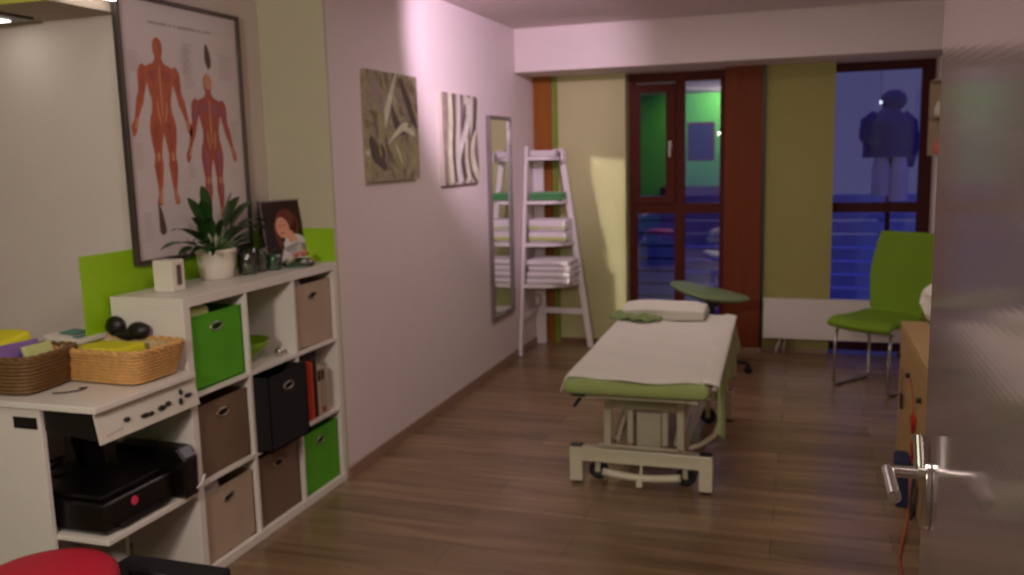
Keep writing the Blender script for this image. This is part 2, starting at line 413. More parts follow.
tag(c1.build('scarf','coat_pale',None,smooth=True),'right pale lavender garment hanging below the navy coat','garment','pale garments under the coat')
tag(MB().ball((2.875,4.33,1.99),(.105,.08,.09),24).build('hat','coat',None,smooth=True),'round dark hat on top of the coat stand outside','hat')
hl = thing('glint_bead','tiny added glowing bead imitating a white glint in right window','light',(2.745,3.93,1.94))  # added glowing bead for a reflected flash speck, no lamp hangs here
MB().ball((2.745,3.92,1.96),(.011,.01,.015),12).build('glow_bead','phone_light',hl,smooth=True)
MB().cyl((2.745,3.93,1.975),(2.745,3.93,2.6),.0025).build('cord','grey_frame',hl)

# ------------------------------------------------------------------ radiator
r = thing('radiator','flat white panel radiator low under the right window','radiator',(2.44,YB-.05,.12))
MB().box((1.892,YB-.10,.125),(3.02,YB-.085,.442)).box((1.90,YB-.055,.135),(3.01,YB-.04,.43)).build('panel','white_lam',r,bevel=.005)
g_ = MB()
for k in range(36): g_.box((1.905+k*.031,YB-.086,.15),(1.925+k*.031,YB-.054,.415))
g_.box((1.892,YB-.10,.437),(3.02,YB-.04,.445)).build('grille','white_lam',r)
MB().tube([(2.02,YB-.06,.13),(2.02,YB-.06,.09),(2.0,YB-.065,.05),(1.995,YB-.07,.0)],.008).build('pipe','white_paint',r,smooth=True)
MB().tube([(2.06,YB-.06,.13),(2.06,YB-.055,.09),(2.05,YB-.05,.0)],.006).build('pipe','white_paint',r,smooth=True)
MB().box((2.0,YB-.05,.3),(2.04,YB-.001,.34)).build('bracket','grey_frame',r)
MB().box((2.3,YB-.05,.3),(2.34,YB-.001,.34)).build('bracket','grey_frame',r)

# ------------------------------------------------------------------ pictures, mirror, poster
def canvas(y0,y1,z0,z1,m,label,marks=()):
    t = thing('canvas_picture',label,'picture',(0.016,(y0+y1)/2,z0),0,'canvas photo prints on the left wall')
    cv=MB().box((.001,y0,z0),(.028,y1,z1)).build('canvas',m,t)
    RB=[]
    for k,(mm,pts) in enumerate(marks):
        mb=MB(); ribbon(mb,[(y0+u*(y1-y0),z1-v*(z1-z0),w_*(y1-y0)) for u,v,w_ in pts],.0282+k*.00012); RB.append(mb.build('mark',mm,t))
    merge(cv,RB)
    MB().box((.0005,y0+.02,z0+.02),(.012,y1-.02,z0+.045)).build('stretcher_bar','beech',t)
    MB().box((.0005,y0+.02,z1-.045),(.012,y1-.02,z1-.02)).build('stretcher_bar','beech',t)
def ribbon(mb,pts,x,n=7):
    P=[]
    for i in range(len(pts)-1):
        for k in range(n):
            q=k/n; a=pts[max(i-1,0)];b=pts[i];c=pts[i+1];d=pts[min(i+2,len(pts)-1)]
            P.append([.5*((2*b[j])+(-a[j]+c[j])*q+(2*a[j]-5*b[j]+4*c[j]-d[j])*q*q+(-a[j]+3*b[j]-3*c[j]+d[j])*q**3) for j in range(3)])
    P.append(pts[-1]); prev=None
    for i,p in enumerate(P):
        a=P[max(i-1,0)]; b=P[min(i+1,len(P)-1)]; dy,dz=b[0]-a[0],b[1]-a[1]; L=math.hypot(dy,dz) or 1
        w_=max(p[2],.0005); l=mb.bm.verts.new((x,p[0]-dz/L*w_,p[1]+dy/L*w_)); r=mb.bm.verts.new((x,p[0]+dz/L*w_,p[1]-dy/L*w_))
        if prev: mb.bm.faces.new((prev[0],l,r,prev[1]))
        prev=(l,r)
K1,K2,K3,K4,K5=[mat('print_ink_'+n_,rgb(*c_),.7,var=.25,scale=14) for n_,c_ in (('pale',(226,218,184)),('olive',(164,156,112)),('dark',(92,78,70)),('taupe',(160,144,130)),('cream',(220,212,200)))]
canvas(.355,.985,1.497,2.078,'print1','frameless canvas print of broad green leaves, nearer of the two',[
 (K3,[(.62,.05,.02),(.75,.2,.05),(.88,.4,.05),(.97,.5,.02)]),(K3,[(.02,.6,.03),(.1,.72,.08),(.2,.8,.07),(.3,.9,.02)]),
 (K4,[(.05,.1,.02),(.2,.2,.08),(.3,.35,.05),(.33,.5,.01)]),(K3,[(.45,.3,.01),(.5,.42,.05),(.6,.52,.05),(.75,.55,.01)]),
 (K1,[(.56,.0,.01),(.46,.18,.035),(.34,.38,.05),(.24,.56,.035),(.2,.68,.01)]),(K2,[(.3,.35,.01),(.26,.5,.05),(.22,.65,.05),(.2,.78,.01)]),
 (K2,[(.44,.62,.01),(.5,.7,.09),(.6,.78,.11),(.66,.88,.04)]),(K1,[(.5,.66,.005),(.56,.74,.02),(.62,.84,.01)]),
 (K2,[(.85,.6,.01),(.9,.72,.08),(.86,.84,.07),(.8,.92,.01)]),(K1,[(.35,.66,.005),(.5,.57,.02),(.66,.5,.035),(.8,.46,.005)]),
 (K1,[(.68,.52,.01),(.8,.53,.03),(.95,.58,.005)]),(K4,[(.55,.12,.01),(.66,.26,.05),(.74,.38,.03),(.78,.46,.005)]),(K3,[(.2,.66,.01),(.26,.76,.035),(.2,.88,.02)])])
canvas(1.358,2.0,1.437,2.019,'print2','frameless canvas print of pale bamboo stalks, nearer the mirror',[
 (K3,[(.3,.0,.02),(.3,.3,.05),(.26,.6,.05),(.32,.98,.03)]),(K3,[(.62,.1,.02),(.58,.4,.05),(.5,.7,.05),(.6,.95,.04)]),(K3,[(.95,.02,.03),(.9,.3,.06),(.78,.55,.04),(.76,.8,.05),(.9,.98,.05)]),
 (K1,[(.2,.0,.05),(.22,.3,.055),(.18,.6,.05),(.22,.99,.05)]),(K5,[(.74,.03,.06),(.68,.3,.065),(.5,.55,.05),(.4,.75,.05),(.46,.99,.06)]),
 (K1,[(.9,.4,.02),(.8,.6,.06),(.84,.8,.07),(.98,.97,.04)]),(K5,[(.45,.0,.02),(.46,.15,.03),(.44,.3,.02)]),(K4,[(.06,.02,.04),(.05,.4,.05),(.08,.98,.04)]),(K5,[(.98,.1,.01),(.97,.3,.03),(.9,.45,.01)]),(K1,[(.66,.5,.02),(.62,.7,.04),(.7,.98,.05)])])
t = thing('wall_mirror','tall narrow wall mirror in a thin grey frame beside ladder shelf','mirror',(.01,2.475,.40))
y0,y1,z0,z1 = 2.225,2.725,.40,1.905; fw=.028
MB().box((0.002,y0,z0),(.03,y0+fw,z1)).box((0.002,y1-fw,z0),(.03,y1,z1)).box((0.002,y0+fw,z0),(.03,y1-fw,z0+fw)).box((0.002,y0+fw,z1-fw),(.03,y1-fw,z1)).build('frame','silver',t,bevel=.003)
MB().box((.004,y0+fw,z0+fw),(.014,y1-fw,z1-fw)).build('mirror_glass','mirror',t)

t = thing('anatomy_poster','large framed poster of two human muscle figures above white shelving','poster',(-D+.01,-.59,1.215))
y0,y1,z0,z1 = -.985,-.195,1.215,2.285; x0=-D+.004; fw=.018
MB().box((x0,y0,z0),(x0+.025,y0+fw,z1)).box((x0,y1-fw,z0),(x0+.025,y1,z1)).box((x0,y0+fw,z0),(x0+.025,y1-fw,z0+fw)).box((x0,y0+fw,z1-fw),(x0+.025,y1-fw,z1)).build('frame','grey_frame',t,bevel=.002)
pap = MB().box((x0,y0+fw,z0+fw),(x0+.012,y1-fw,z1-fw)).build('print','poster',t)
XP = x0+.012
def flat(mb, pts, dx=.0006, lay=0):
    mb.prism([(XP+lay*.0005,y,z) for y,z in pts],(dx,0,0))
def limb(mb, pts, lay=0, n=6):
    """pts: (y,z,halfwidth) smooth ribbon"""
    P = []
    for i in range(len(pts)-1):
        for k in range(n):
            s = k/n
            a=pts[max(i-1,0)];b=pts[i];c=pts[i+1];d=pts[min(i+2,len(pts)-1)]
            q=[]
            for j in range(3):
                q.append(.5*((2*b[j])+(-a[j]+c[j])*s+(2*a[j]-5*b[j]+4*c[j]-d[j])*s*s+(-a[j]+3*b[j]-3*c[j]+d[j])*s**3))
            P.append(q)
    P.append(pts[-1]); Lf=[]; Rt=[]
    for i,p in enumerate(P):
        a=P[max(i-1,0)]; b=P[min(i+1,len(P)-1)]
        dy,dz=b[0]-a[0],b[1]-a[1]; L=math.hypot(dy,dz) or 1
        ny,nz=-dz/L,dy/L; w_=max(p[2],.001)
        Lf.append((p[0]+ny*w_,p[1]+nz*w_)); Rt.append((p[0]-ny*w_,p[1]-nz*w_))
    for i in range(len(P)-1):
        vs=[mb.bm.verts.new((XP+lay*.0005+.0006,y,z)) for y,z in (Lf[i],Lf[i+1],Rt[i+1],Rt[i])]
        mb.bm.faces.new(vs)
ALL = []
def figure(cy, top, S, ma, mbm, ml, arms=1.0):
    Z = lambda f: top-f*S
    W = lambda f: f*S
    body = MB()
    limb(body,[(cy,Z(0),W(.012)),(cy,Z(.02),W(.034)),(cy,Z(.06),W(.043)),(cy,Z(.10),W(.036)),(cy,Z(.13),W(.02)),(cy,Z(.15),W(.024))])
    limb(body,[(cy,Z(.12),W(.03)),(cy,Z(.15),W(.05)),(cy,Z(.168),W(.10)),(cy,Z(.19),W(.135)),(cy,Z(.24),W(.12)),(cy,Z(.30),W(.105)),(cy,Z(.37),W(.085)),(cy,Z(.43),W(.088)),(cy,Z(.49),W(.10)),(cy,Z(.53),W(.09))],1)
    for s in (-1,1):
        limb(body,[(cy+s*W(.118),Z(.175),W(.03)),(cy+s*W(.14),Z(.215),W(.044)),(cy+s*W(.15),Z(.26),W(.038)),(cy+s*W(.165),Z(.33),W(.027)),(cy+s*W(.185),Z(.38),W(.03)),(cy+s*W(.215),Z(.46),W(.018)),(cy+s*W(.23),Z(.50),W(.018)),(cy+s*W(.243),Z(.53),W(.024)),(cy+s*W(.25),Z(.56),W(.018)),(cy+s*W(.252),Z(.585),W(.006))],0)
        limb(body,[(cy+s*W(.05),Z(.46),W(.05)),(cy+s*W(.058),Z(.54),W(.06)),(cy+s*W(.062),Z(.62),W(.047)),(cy+s*W(.062),Z(.70),W(.032)),(cy+s*W(.064),Z(.76),W(.04)),(cy+s*W(.066),Z(.84),W(.028)),(cy+s*W(.066),Z(.92),W(.016)),(cy+s*W(.075),Z(.96),W(.022)),(cy+s*W(.082),Z(.995),W(.02))],0)
    ALL.append(body.build('printed_figure',ma,t))
    d2 = MB()
    for s in (-1,1):
        limb(d2,[(cy+s*W(.025),Z(.20),W(.01)),(cy+s*W(.06),Z(.225),W(.035)),(cy+s*W(.1),Z(.22),W(.012))],3)
        limb(d2,[(cy+s*W(.05),Z(.5),W(.02)),(cy+s*W(.07),Z(.58),W(.025)),(cy+s*W(.06),Z(.66),W(.012))],3)
        limb(d2,[(cy+s*W(.145),Z(.22),W(.012)),(cy+s*W(.152),Z(.27),W(.018)),(cy+s*W(.165),Z(.32),W(.008))],3)
        limb(d2,[(cy+s*W(.055),Z(.74),W(.01)),(cy+s*W(.075),Z(.78),W(.016)),(cy+s*W(.068),Z(.86),W(.006))],3)
    ALL.append(d2.build('printed_muscles',mbm,t))
    d3 = MB()
    limb(d3,[(cy,Z(.17),W(.005)),(cy,Z(.27),W(.007)),(cy,Z(.36),W(.009)),(cy,Z(.46),W(.006))],4)
    for s in (-1,1):
        limb(d3,[(cy+s*W(.062),Z(.68),W(.008)),(cy+s*W(.064),Z(.705),W(.016)),(cy+s*W(.064),Z(.73),W(.012))],4)
        limb(d3,[(cy+s*W(.06),Z(.89),W(.008)),(cy+s*W(.066),Z(.93),W(.01)),(cy+s*W(.078),Z(.98),W(.014))],4)
        limb(d3,[(cy+s*W(.222),Z(.48),W(.008)),(cy+s*W(.238),Z(.54),W(.01))],4)
        limb(d3,[(cy+s*W(.04),Z(.38),W(.006)),(cy+s*W(.035),Z(.44),W(.008)),(cy+s*W(.02),Z(.5),W(.004))],4)
    ALL.append(d3.build('printed_tendons',ml,t))
figure(-.757,2.13,.685,'muscle','muscle2','muscle_l')
figure(-.447,2.005,.66,'muscle2','muscle_p','muscle_l')
sk = MB(); limb(sk,[(-.446,2.003,.008),(-.446,1.99,.022),(-.446,1.965,.026),(-.446,1.94,.02)],5); ALL.append(sk.build('printed_skull','muscle_l',t))
lg = MB(); limb(lg,[(-.44,2.135,.006),(-.437,2.10,.017),(-.432,2.06,.02),(-.43,2.03,.008)],1); limb(lg,[(-.825,1.462,.003),(-.815,1.41,.012),(-.808,1.35,.02),(-.80,1.33,.012)],1); ALL.append(lg.build('printed_leg_detail','inkd',t))
tx = MB()
yy=-.80
for wl in (.11,.014,.012,.12,.02,.055):
    limb(tx,[(yy,2.187,.0055),(yy+wl,2.187,.0055)],1); yy+=wl+.014
random.seed(3)
for (ya,yb,za,zb) in ((-.93,-.86,1.98,2.06),(-.93,-.88,1.6,1.7),(-.62,-.55,2.0,2.1),(-.36,-.25,1.98,2.1),(-.3,-.23,1.7,1.8),(-.92,-.86,1.3,1.42),(-.62,-.57,1.55,1.62),(-.6,-.53,1.93,2.12)):
    z=zb
    while z>za:
        limb(tx,[(ya,z,.0015),(ya+(yb-ya)*random.uniform(.6,1),z,.0015)],1,1); z-=.012
ALL.append(tx.build('printed_text','ink',t)); merge(pap, ALL)

# ------------------------------------------------------------------ shelving unit
SH=thing('cube_shelving_unit','white shelving unit of nine open cubes in the wall recess','shelving unit',(-.17,-.57,0))
L_=1.15; to=.038; tt=.016; ci=(L_-2*to-2*tt)/3; ri=(1.12-2*to-2*tt)/3; XS0=-.335
MB().box((XS0,-L_,1.12-to),(0,-.002,1.12)).build('top_panel','white_lam',SH,bevel=.002)
MB().box((XS0,-L_,0),(0,-.002,to)).build('bottom_panel','white_lam',SH,bevel=.002)
MB().box((XS0,-L_,to),(0,-L_+to,1.12-to)).build('side_panel','white_lam',SH,bevel=.002)
MB().box((XS0,-to,to),(0,-.002,1.12-to)).build('side_panel','white_lam',SH,bevel=.002)
def yc(i): return -L_+to+i*(ci+tt)
def zt(j): return 1.12-to-j*(ri+tt)
for j in (1,2): MB().box((XS0,-L_+to,zt(j)),(-.002,-to,zt(j)+tt)).build('shelf_board','white_lam',SH,bevel=.001)
for i in (1,2):
    d_=MB()
    for j in range(3): d_.box((XS0,yc(i)-tt,zt(j)-ri),(-.003,yc(i),zt(j)))
    d_.build('divider','white_lam',SH)

def bin_(i,j,m,label,h=.31,xf=-.02,depth=.29,w=None,dy=0,group='fabric storage bins in the shelving'):
    cw=w or ci-.012; yc_=yc(i)+ci/2+dy; z0=zt(j)-ri+.001
    t=thing('storage_bin',label,'storage bin',(xf-depth/2,yc_,z0),0,group)
    a,b=yc_-cw/2,yc_+cw/2; th=.008
    zh=z0+h*.80; hw=.036; hh=.015
    # front wall with oval opening
    mb=MB(); bm=mb.bm; N=24
    for x in (xf,xf-th):
        ov=[bm.verts.new((x,yc_+hw*math.cos(2*PI*k/N),zh+hh*math.sin(2*PI*k/N))) for k in range(N)]
        out=[]
        for k in range(N):
            an=2*PI*k/N; cx,cz=math.cos(an),math.sin(an)
            ry_=(cw/2)/abs(cx) if abs(cx)>1e-6 else 1e9
            up=(z0+h-zh) if cz>0 else (zh-z0)
            rz_=up/abs(cz) if abs(cz)>1e-6 else 1e9
            q=min(ry_,rz_); out.append(bm.verts.new((x,yc_+q*cx,zh+q*cz)))
        for k in range(N): bm.faces.new((ov[k],ov[(k+1)%N],out[(k+1)%N],out[k]))
        for (cy,cz) in ((a,z0),(b,z0),(a,z0+h),(b,z0+h)):
            # corner fill
            pair=sorted(range(N),key=lambda k:(out[k].co.y-cy)**2+(out[k].co.z-cz)**2)[:6]
            # neighbours on both sides of the corner
            best=None
            for k in range(N):
                p,q=out[k].co,out[(k+1)%N].co
                on=lambda v:(abs(v.y-cy)<1e-5,abs(v.z-cz)<1e-5)
                A,B=on(p),on(q)
                if (A[0] and B[1]) or (A[1] and B[0]):
                    if not (A[0] and A[1]) and not (B[0] and B[1]): best=k
            if best is not None:
                c=bm.verts.new((x,cy,cz)); bm.faces.new((out[best],out[(best+1)%N],c))
    mb.box((xf-depth,a,z0),(xf,a+th,z0+h)).box((xf-depth,b-th,z0),(xf,b,z0+h)).box((xf-depth,a,z0),(xf-depth+th,b,z0+h)).box((xf-depth,a,z0),(xf,b,z0+th))
    mb.build('bin_body',m,t)
    MB().tube([(xf+.001,yc_+hw*math.cos(2*PI*k/24),zh+hh*math.sin(2*PI*k/24)) for k in range(24)],.004,closed=True).build('grommet','grommet',t,smooth=True)
    MB().box((xf-.001,a,z0+h-.006),(xf+.002,b,z0+h+.001)).build('rim',m,t)
    return t
bin_(0,0,'bin_green','bright green fabric bin in the top left cube, cloths inside',.29)
bin_(2,0,'bin_beige','beige fabric bin in the top right cube',.30)
bin_(0,1,'bin_taupe','taupe brown fabric bin in the middle row, left cube',.29)
bin_(0,2,'bin_beige','beige fabric bin in the bottom left cube, white cloth inside',.285)
bin_(1,2,'bin_taupe','taupe brown fabric bin in the bottom row, centre cube',.31)
bin_(2,2,'bin_green','green fabric bin in the bottom right cube',.295)
bin_(1,1,'bin_black','black fabric bin pulled forward out of the centre cube',.325,xf=.07,depth=.34,w=.305,dy=-.021)

def folded(name,label,cat,m,x0,x1,y0,y1,z0,h,n,group=None,m2=None,seed=0,band=False):
    t=thing(name,label,cat,((x0+x1)/2,(y0+y1)/2,z0),0,group)
    random.seed(seed)
    mb=MB(); lh=h/n
    for k in range(n):
        dx=random.uniform(-.006,.006); dy=random.uniform(-.006,.006)
        mb.box((x0+dx,y0+dy,z0+k*lh+.0005),(x1+dx,y1+dy,z0+(k+1)*lh-.0005))
    bmesh.ops.subdivide_edges(mb.bm,edges=[e for e in mb.bm.edges if e.calc_length()>.08],cuts=5,use_grid_fill=True)
    mb.build('folds',m,t,bevel=lh*.42,seg=4,smooth=True,disp=(.006,9))
    if m2:
        mb=MB()
        for k in range(n):
            mb.box((x0-.003,y0-.009,z0+k*lh+lh*.12),(x1+.004,y0+.06,z0+(k+1)*lh-lh*.42))
        mb.build('border',m2,t,bevel=lh*.2,smooth=True)
    return t
# contents of bins
yy0=yc(0)+ci/2
tag(MB().box((-.25,yy0-.13,1.0),(-.04,yy0+.0,1.066)).build('cloth','towel_lime',None,bevel=.02,seg=4,smooth=True,disp=(.01,14)),'folded pale yellow cloth inside the top left green bin','cloth')
yy1=yc(0)+ci/2; zb=zt(2)-ri
tag(MB().box((-.25,yy1-.12,zb+.22),(-.05,yy1-.01,zb+.31)).build('cloth','towel_white',None,bevel=.025,seg=4,smooth=True,disp=(.012,14)),'crumpled white cloth inside the bottom left beige bin','cloth')
yy2=yc(2)+ci/2; zb=zt(0)-ri
tag(MB().box((-.26,yy2-.14,zb+.25),(-.05,yy2-.03,zb+.325)).build('cloth','towel_white',None,bevel=.025,seg=4,smooth=True,disp=(.012,14)),'folded white cloth inside the top right beige bin','cloth')
# green glass bowl with small ball in open cube
z0=zt(0)-ri; yb_=yc(1)+ci*.36
tag(MB().lathe([(.05,.0),(.055,.004),(.095,.045),(.135,.10),(.13,.10),(.09,.05),(.05,.01),(.001,.008)],(-.15,yb_,z0+.001)).build('glass_bowl','green_glass',None,smooth=True),'green glass bowl standing in the open top centre cube','bowl')
lm=MB()
def leafy(mb,base,dirv,length,width,droop,n=10,twist=0):
    base=Vector(base); d=Vector(dirv).normalized(); side=d.cross(Vector((0,0,1)))
    if side.length<.1: side=Vector((0,1,0))
    side.normalize(); rows=[]
    for k in range(n+1):
        s=k/n; p=base+d*length*s+Vector((0,0,-droop*s*s))
        wd=width*math.sin(PI*min(1,s*.93+.07))**.8*(1-.25*s)
        up=Vector((0,0,1))*wd*.25
        rows.append([mb.bm.verts.new(p-side*wd+up),mb.bm.verts.new(p),mb.bm.verts.new(p+side*wd+up)])
    for A,B in zip(rows,rows[1:]):
        for j in range(2): mb.bm.faces.new((A[j],A[j+1],B[j+1],B[j]))
tag(MB().ball((-.05,yc(1)+ci*.82,z0+.022),.021,16).build('steel_ball','chrome',None,smooth=True),'small silver ball on the shelf beside the green bowl','ball')
# books
zb=zt(1)-ri+.001; yb=yc(2)
bk=[('book_dk',.024,.265,'dark brown spine book next to the black bin'),('book_red',.03,.285,'red spine book second from the black bin'),
    ('book_or',.026,.275,'orange spine book between red book and black binder'),('book_dk',.03,.285,'thick black binder right of the orange book'),
    ('book_wh',.035,.25,'ivory book standing just right of the black binder'),('book_wh',.03,.235,'ivory book second from the cube side, red mark'),('book_wh',.034,.22,'last ivory book against the right cube side')]
y=yb+.055
for k,(m_,wd,hh,lb) in enumerate(bk):
    b0=thing('book',lb,'book',(-.1,y+wd/2,zb),0,'books in the right middle cube')
    MB().box((-.20,y,zb),(-.018,y+.003,zb+hh)).box((-.20,y+wd-.004,zb),(-.018,y+wd-.001,zb+hh)).box((-.021,y,zb),(-.018,y+wd-.001,zb+hh)).build('cover',m_,b0,bevel=.001)
    MB().box((-.197,y+.003,zb+.003),(-.021,y+wd-.004,zb+hh-.004)).build('pages','paper',b0)
    if k in (4,5): MB().box((-.0179,y+.006,zb+.17),(-.0165,y+wd-.007,zb+.22)).build('spine_label','book_dk',b0)
    if k==5: MB().box((-.0179,y+.004,zb+.01),(-.0165,y+wd-.005,zb+.035)).build('spine_mark','heart',b0)
    y+=wd+.002
tag(MB().box((-.22,yb+.055,zb+.287),(-.03,yb+.20,zb+.318)).build('flat_case','book_dk',None,bevel=.004),'flat dark case lying on top of the upright books','case')

# on top of the shelving ---------------------------------------------------
ZT=1.12
t=thing('tabletop_box','small white upright box with a dark slot, left of potted plant','box',(-.15,-1.04,ZT))
MB().box((-.235,-1.02,ZT+.001),(-.145,-.945,ZT+.125)).build('box_body','pot',t,bevel=.004)
MB().box((-.146,-.992,ZT+.025),(-.1435,-.965,ZT+.105)).build('slot','inkd',t)
t=thing('potted_plant','leafy green peace lily in a white pot below the poster','plant',(-.24,-.66,ZT))
px,py=-.225,-.635
MB().lathe([(.062,0),(.068,.004),(.077,.06),(.083,.112),(.088,.115),(.088,.13),(.08,.13),(.078,.108),(.001,.106)],(px,py,ZT+.001)).build('pot','pot',t,smooth=True)
MB().lathe([(.001,.116),(.055,.117),(.078,.112),(.001,.109)],(px,py,ZT+.001)).build('soil','soil',t)
random.seed(11)
lv=MB(); st=MB()
spec=[(-.5,.1,.9,.27,.06),(-1,.1,.35,.28,.07),(1,.1,.55,.30,.12),(1,.3,.75,.30,.13),(-.7,.35,.8,.25,.07),(-.15,.0,1,.29,.08),(-.8,.1,.55,.26,.07),(.5,0,.85,.28,.08),(.85,.1,.5,.25,.09),(.2,.3,1,.24,.04),(-.5,.5,.7,.22,.06),(.1,.5,.75,.2,.05),(-.9,.3,.25,.24,.06),(.9,.4,.2,.22,.07),(-.3,.2,.7,.24,.05),(.35,.4,.7,.22,.05),(.65,.2,.85,.30,.1),(-.35,.2,.8,.24,.05)]
for (dy,dx,dz,ln,dr) in spec+[(random.uniform(-1,1),random.uniform(-.3,.9),random.uniform(.15,.8),random.uniform(.12,.2),.05) for _ in range(26)]:
    if dx<.1 and abs(dy)<1: dx=max(dx,-.1)
    d=Vector((dx*.6,dy,dz)).normalized()
    b0=Vector((px+d.x*.03,py+d.y*.03,ZT+.12))
    ln*=1.1; b1=b0+d*ln*.38
    st.tube([b0,(b0+b1)/2+Vector((0,0,.006)),b1],.0025,5)
    leafy(lv,b1,d,ln*.80,ln*.085+.004,dr*1.1)
lv.build('leaves','leaf',t,smooth=True); st.build('stems','stem',t,smooth=True)
# photo frame
t=thing('photo_frame','portrait photo of a smiling woman with long brown hair, standing on shelving','photo frame',(-.2,-.14,ZT))
# leaning frame, turned toward the room
FR=Matrix.Translation((-.20,-.11,ZT+.002)) @ Matrix.Scale(1.17,4) @ Matrix.Rotation(math.radians(70),4,'Z') @ Matrix.Rotation(math.radians(-8),4,'X')
# local: x right (viewer), z up, facing -y
def fx(o):
    for v in o.data.vertices: v.co = (FR @ v.co) - t.location
    o.data.update(); return o
fw_,fh_=.215,.265
fx(MB().box((-fw_/2,-.004,0),(fw_/2,.008,fh_)).build('backing','black',t,world=False))
fx(MB().box((-fw_/2,-.008,0),(-fw_/2+.006,.0,fh_)).box((fw_/2-.006,-.008,0),(fw_/2,.0,fh_)).box((-fw_/2,-.008,0),(fw_/2,.0,.006)).box((-fw_/2,-.008,fh_-.006),(fw_/2,.0,fh_)).build('frame','silver',t,world=False))
fx(MB().box((-fw_/2+.006,-.0055,.006),(fw_/2-.006,-.004,fh_-.006)).build('photo','photo_bg',t,world=False))
def disc(mb,cx,cz,rx_,rz_,y,n=28,rot=0):
    vs=[]
    for k in range(n):
        a=2*PI*k/n; x_,z_=rx_*math.cos(a),rz_*math.sin(a)
        vs.append((cx+x_*math.cos(rot)-z_*math.sin(rot),y,cz+x_*math.sin(rot)+z_*math.cos(rot)))
    mb.prism(vs,(0,-.0002,0))
mb=MB(); disc(mb,.010,.165,.052,.062,-.0056); disc(mb,.045,.125,.022,.07,-.0056,rot=-.25); disc(mb,-.035,.118,.014,.055,-.0056,rot=.15)
fx(mb.build('printed_hair','hair',t,world=False))
mb=MB(); disc(mb,.045,.075,.06,.045,-.0058); mb.prism([(-.04,-.0058,.008),(.1,-.0058,.008),(.1,-.0058,.075),(.05,-.0058,.09),(-.02,-.0058,.06)],(0,-.0002,0)); fx(mb.build('printed_top','towel_white',t,world=False))
mb=MB(); disc(mb,-.010,.15,.033,.044,-.0062,rot=.2); mb.prism([(.0,-.006,.12),(.03,-.006,.14),(.06,-.006,.095),(.02,-.006,.085)],(0,-.0002,0)); face=fx(mb.build('printed_face','skin',t,world=False))
mb=MB(); disc(mb,-.014,.127,.011,.003,-.0066,rot=.15); disc(mb,-.022,.158,.005,.0025,-.0066); disc(mb,.0,.161,.005,.0025,-.0066); merge(face,[fx(mb.build('printed_features','skin_d',t,world=False))])
mb=MB(); disc(mb,.022,.192,.032,.014,-.0066,rot=-.7); fx(mb.build('printed_fringe','hair',t,world=False))
fx(MB().box((-.02,.006,.01),(.02,.009,.18)).beam((0,.008,.16),(0,.075,.002+.012),.03,.003,up=(1,0,0)).build('stand','black',t,world=False))
# jars
tag(MB().lathe([(.038,0),(.042,.004),(.045,.05),(.042,.115),(.039,.117),(.04,.05),(.036,.008),(.001,.008)],(-.17,-.49,ZT+.001)).build('glass_jar','jar_glass',None,smooth=True),'dark clear glass jar standing between plant and photo','jar',)
tag(MB().lathe([(.026,0),(.03,.004),(.036,.045),(.024,.085),(.028,.11),(.026,.11),(.021,.085),(.032,.045),(.001,.008)],(-.16,-.405,ZT+.001)).build('glass_vase','jar_glass',None,smooth=True),'small clear glass vase in front of the photo frame','vase')
tag(MB().lathe([(.032,0),(.036,.004),(.038,.05),(.036,.075),(.033,.075),(.034,.05),(.03,.008),(.001,.008)],(-.14,-.335,ZT+.001)).build('candle_glass','teal_glass',None,smooth=True),'teal green candle glass in front of the photo frame','candle glass')
tag(MB().cyl((-.17,-.49,ZT+.010),(-.17,-.49,ZT+.04),.024).build('candle','paper',None,bevel=.002),'pale candle inside the dark clear jar','candle')
# flower arrangement
t=thing('flower_arrangement','low arrangement of pink and white flowers on a glass dish','flowers',(-.09,-.23,ZT))
MB().lathe([(.06,0),(.075,.006),(.085,.022),(.08,.022),(.07,.01),(.001,.006)],(-.09,-.20,ZT+.001)).build('dish','teal_glass',t,smooth=True)
random.seed(5)
for (fy,fx_,fz,m_) in ((-.165,-.07,.07,'pink'),(-.115,-.06,.07,'pink'),(-.075,-.08,.07,'pink'),(-.14,-.045,.035,'white_petal'),(-.19,-.085,.05,'white_petal'),(-.095,-.04,.03,'white_petal'),(-.06,-.06,.033,'pink')):
    fl=MB(); fy-=.10; fz+=.0; fx_+=.01
    for k in range(22):
        a=k*2.399; q=k/22*1.2
        leafy(fl,(fx_,fy,ZT+fz-.02),(math.cos(a)*math.sin(q)+.25,math.sin(a)*math.sin(q)-.1,math.cos(q)+.1),.034,.011,.008,5)
    fl.build('blossom',m_,t,smooth=True)
lf=MB()
for k in range(9):
    a=2*PI*k/9; leafy(lf,(-.08,-.22,ZT+.025),(math.cos(a),math.sin(a),.45),.075,.016,.02,6)
lf.build('leaves','leaf',t,smooth=True)

# ------------------------------------------------------------------ printer desk
ZD=.85
t=thing('printer_desk','white printer desk with open lower shelf, left of the shelving','desk',(-.3,-1.41,0))
MB().box((-.62,-1.665,ZD-.022),(.045,-1.165,ZD)).build('desktop','white_lam',t,bevel=.003)
MB().box((-.60,-1.65,0),(-.20,-1.63,ZD-.022)).build('side_panel','white_lam',t,bevel=.002)
MB().box((-.60,-1.19,0),(-.33,-1.172,ZD-.022)).build('side_panel','white_lam',t,bevel=.002)
MB().box((-.315,-1.652,.755),(-.215,-1.6495,.795)).build('cable_port','black',t)
MB().box((-.60,-1.63,.362),(.015,-1.172,.38)).build('lower_shelf','white_lam',t,bevel=.002)
MB().box((-.60,-1.63,.05),(-.585,-1.19,.36)).box((-.605,-1.63,.40),(-.59,-1.19,.62)).build('back_panel','white_lam',t)
MB().box((-.60,-1.63,.66),(-.58,-1.19,.828)).build('shadow_sheet','black',t)  # black sheet put in for the dark shadow under the desk top
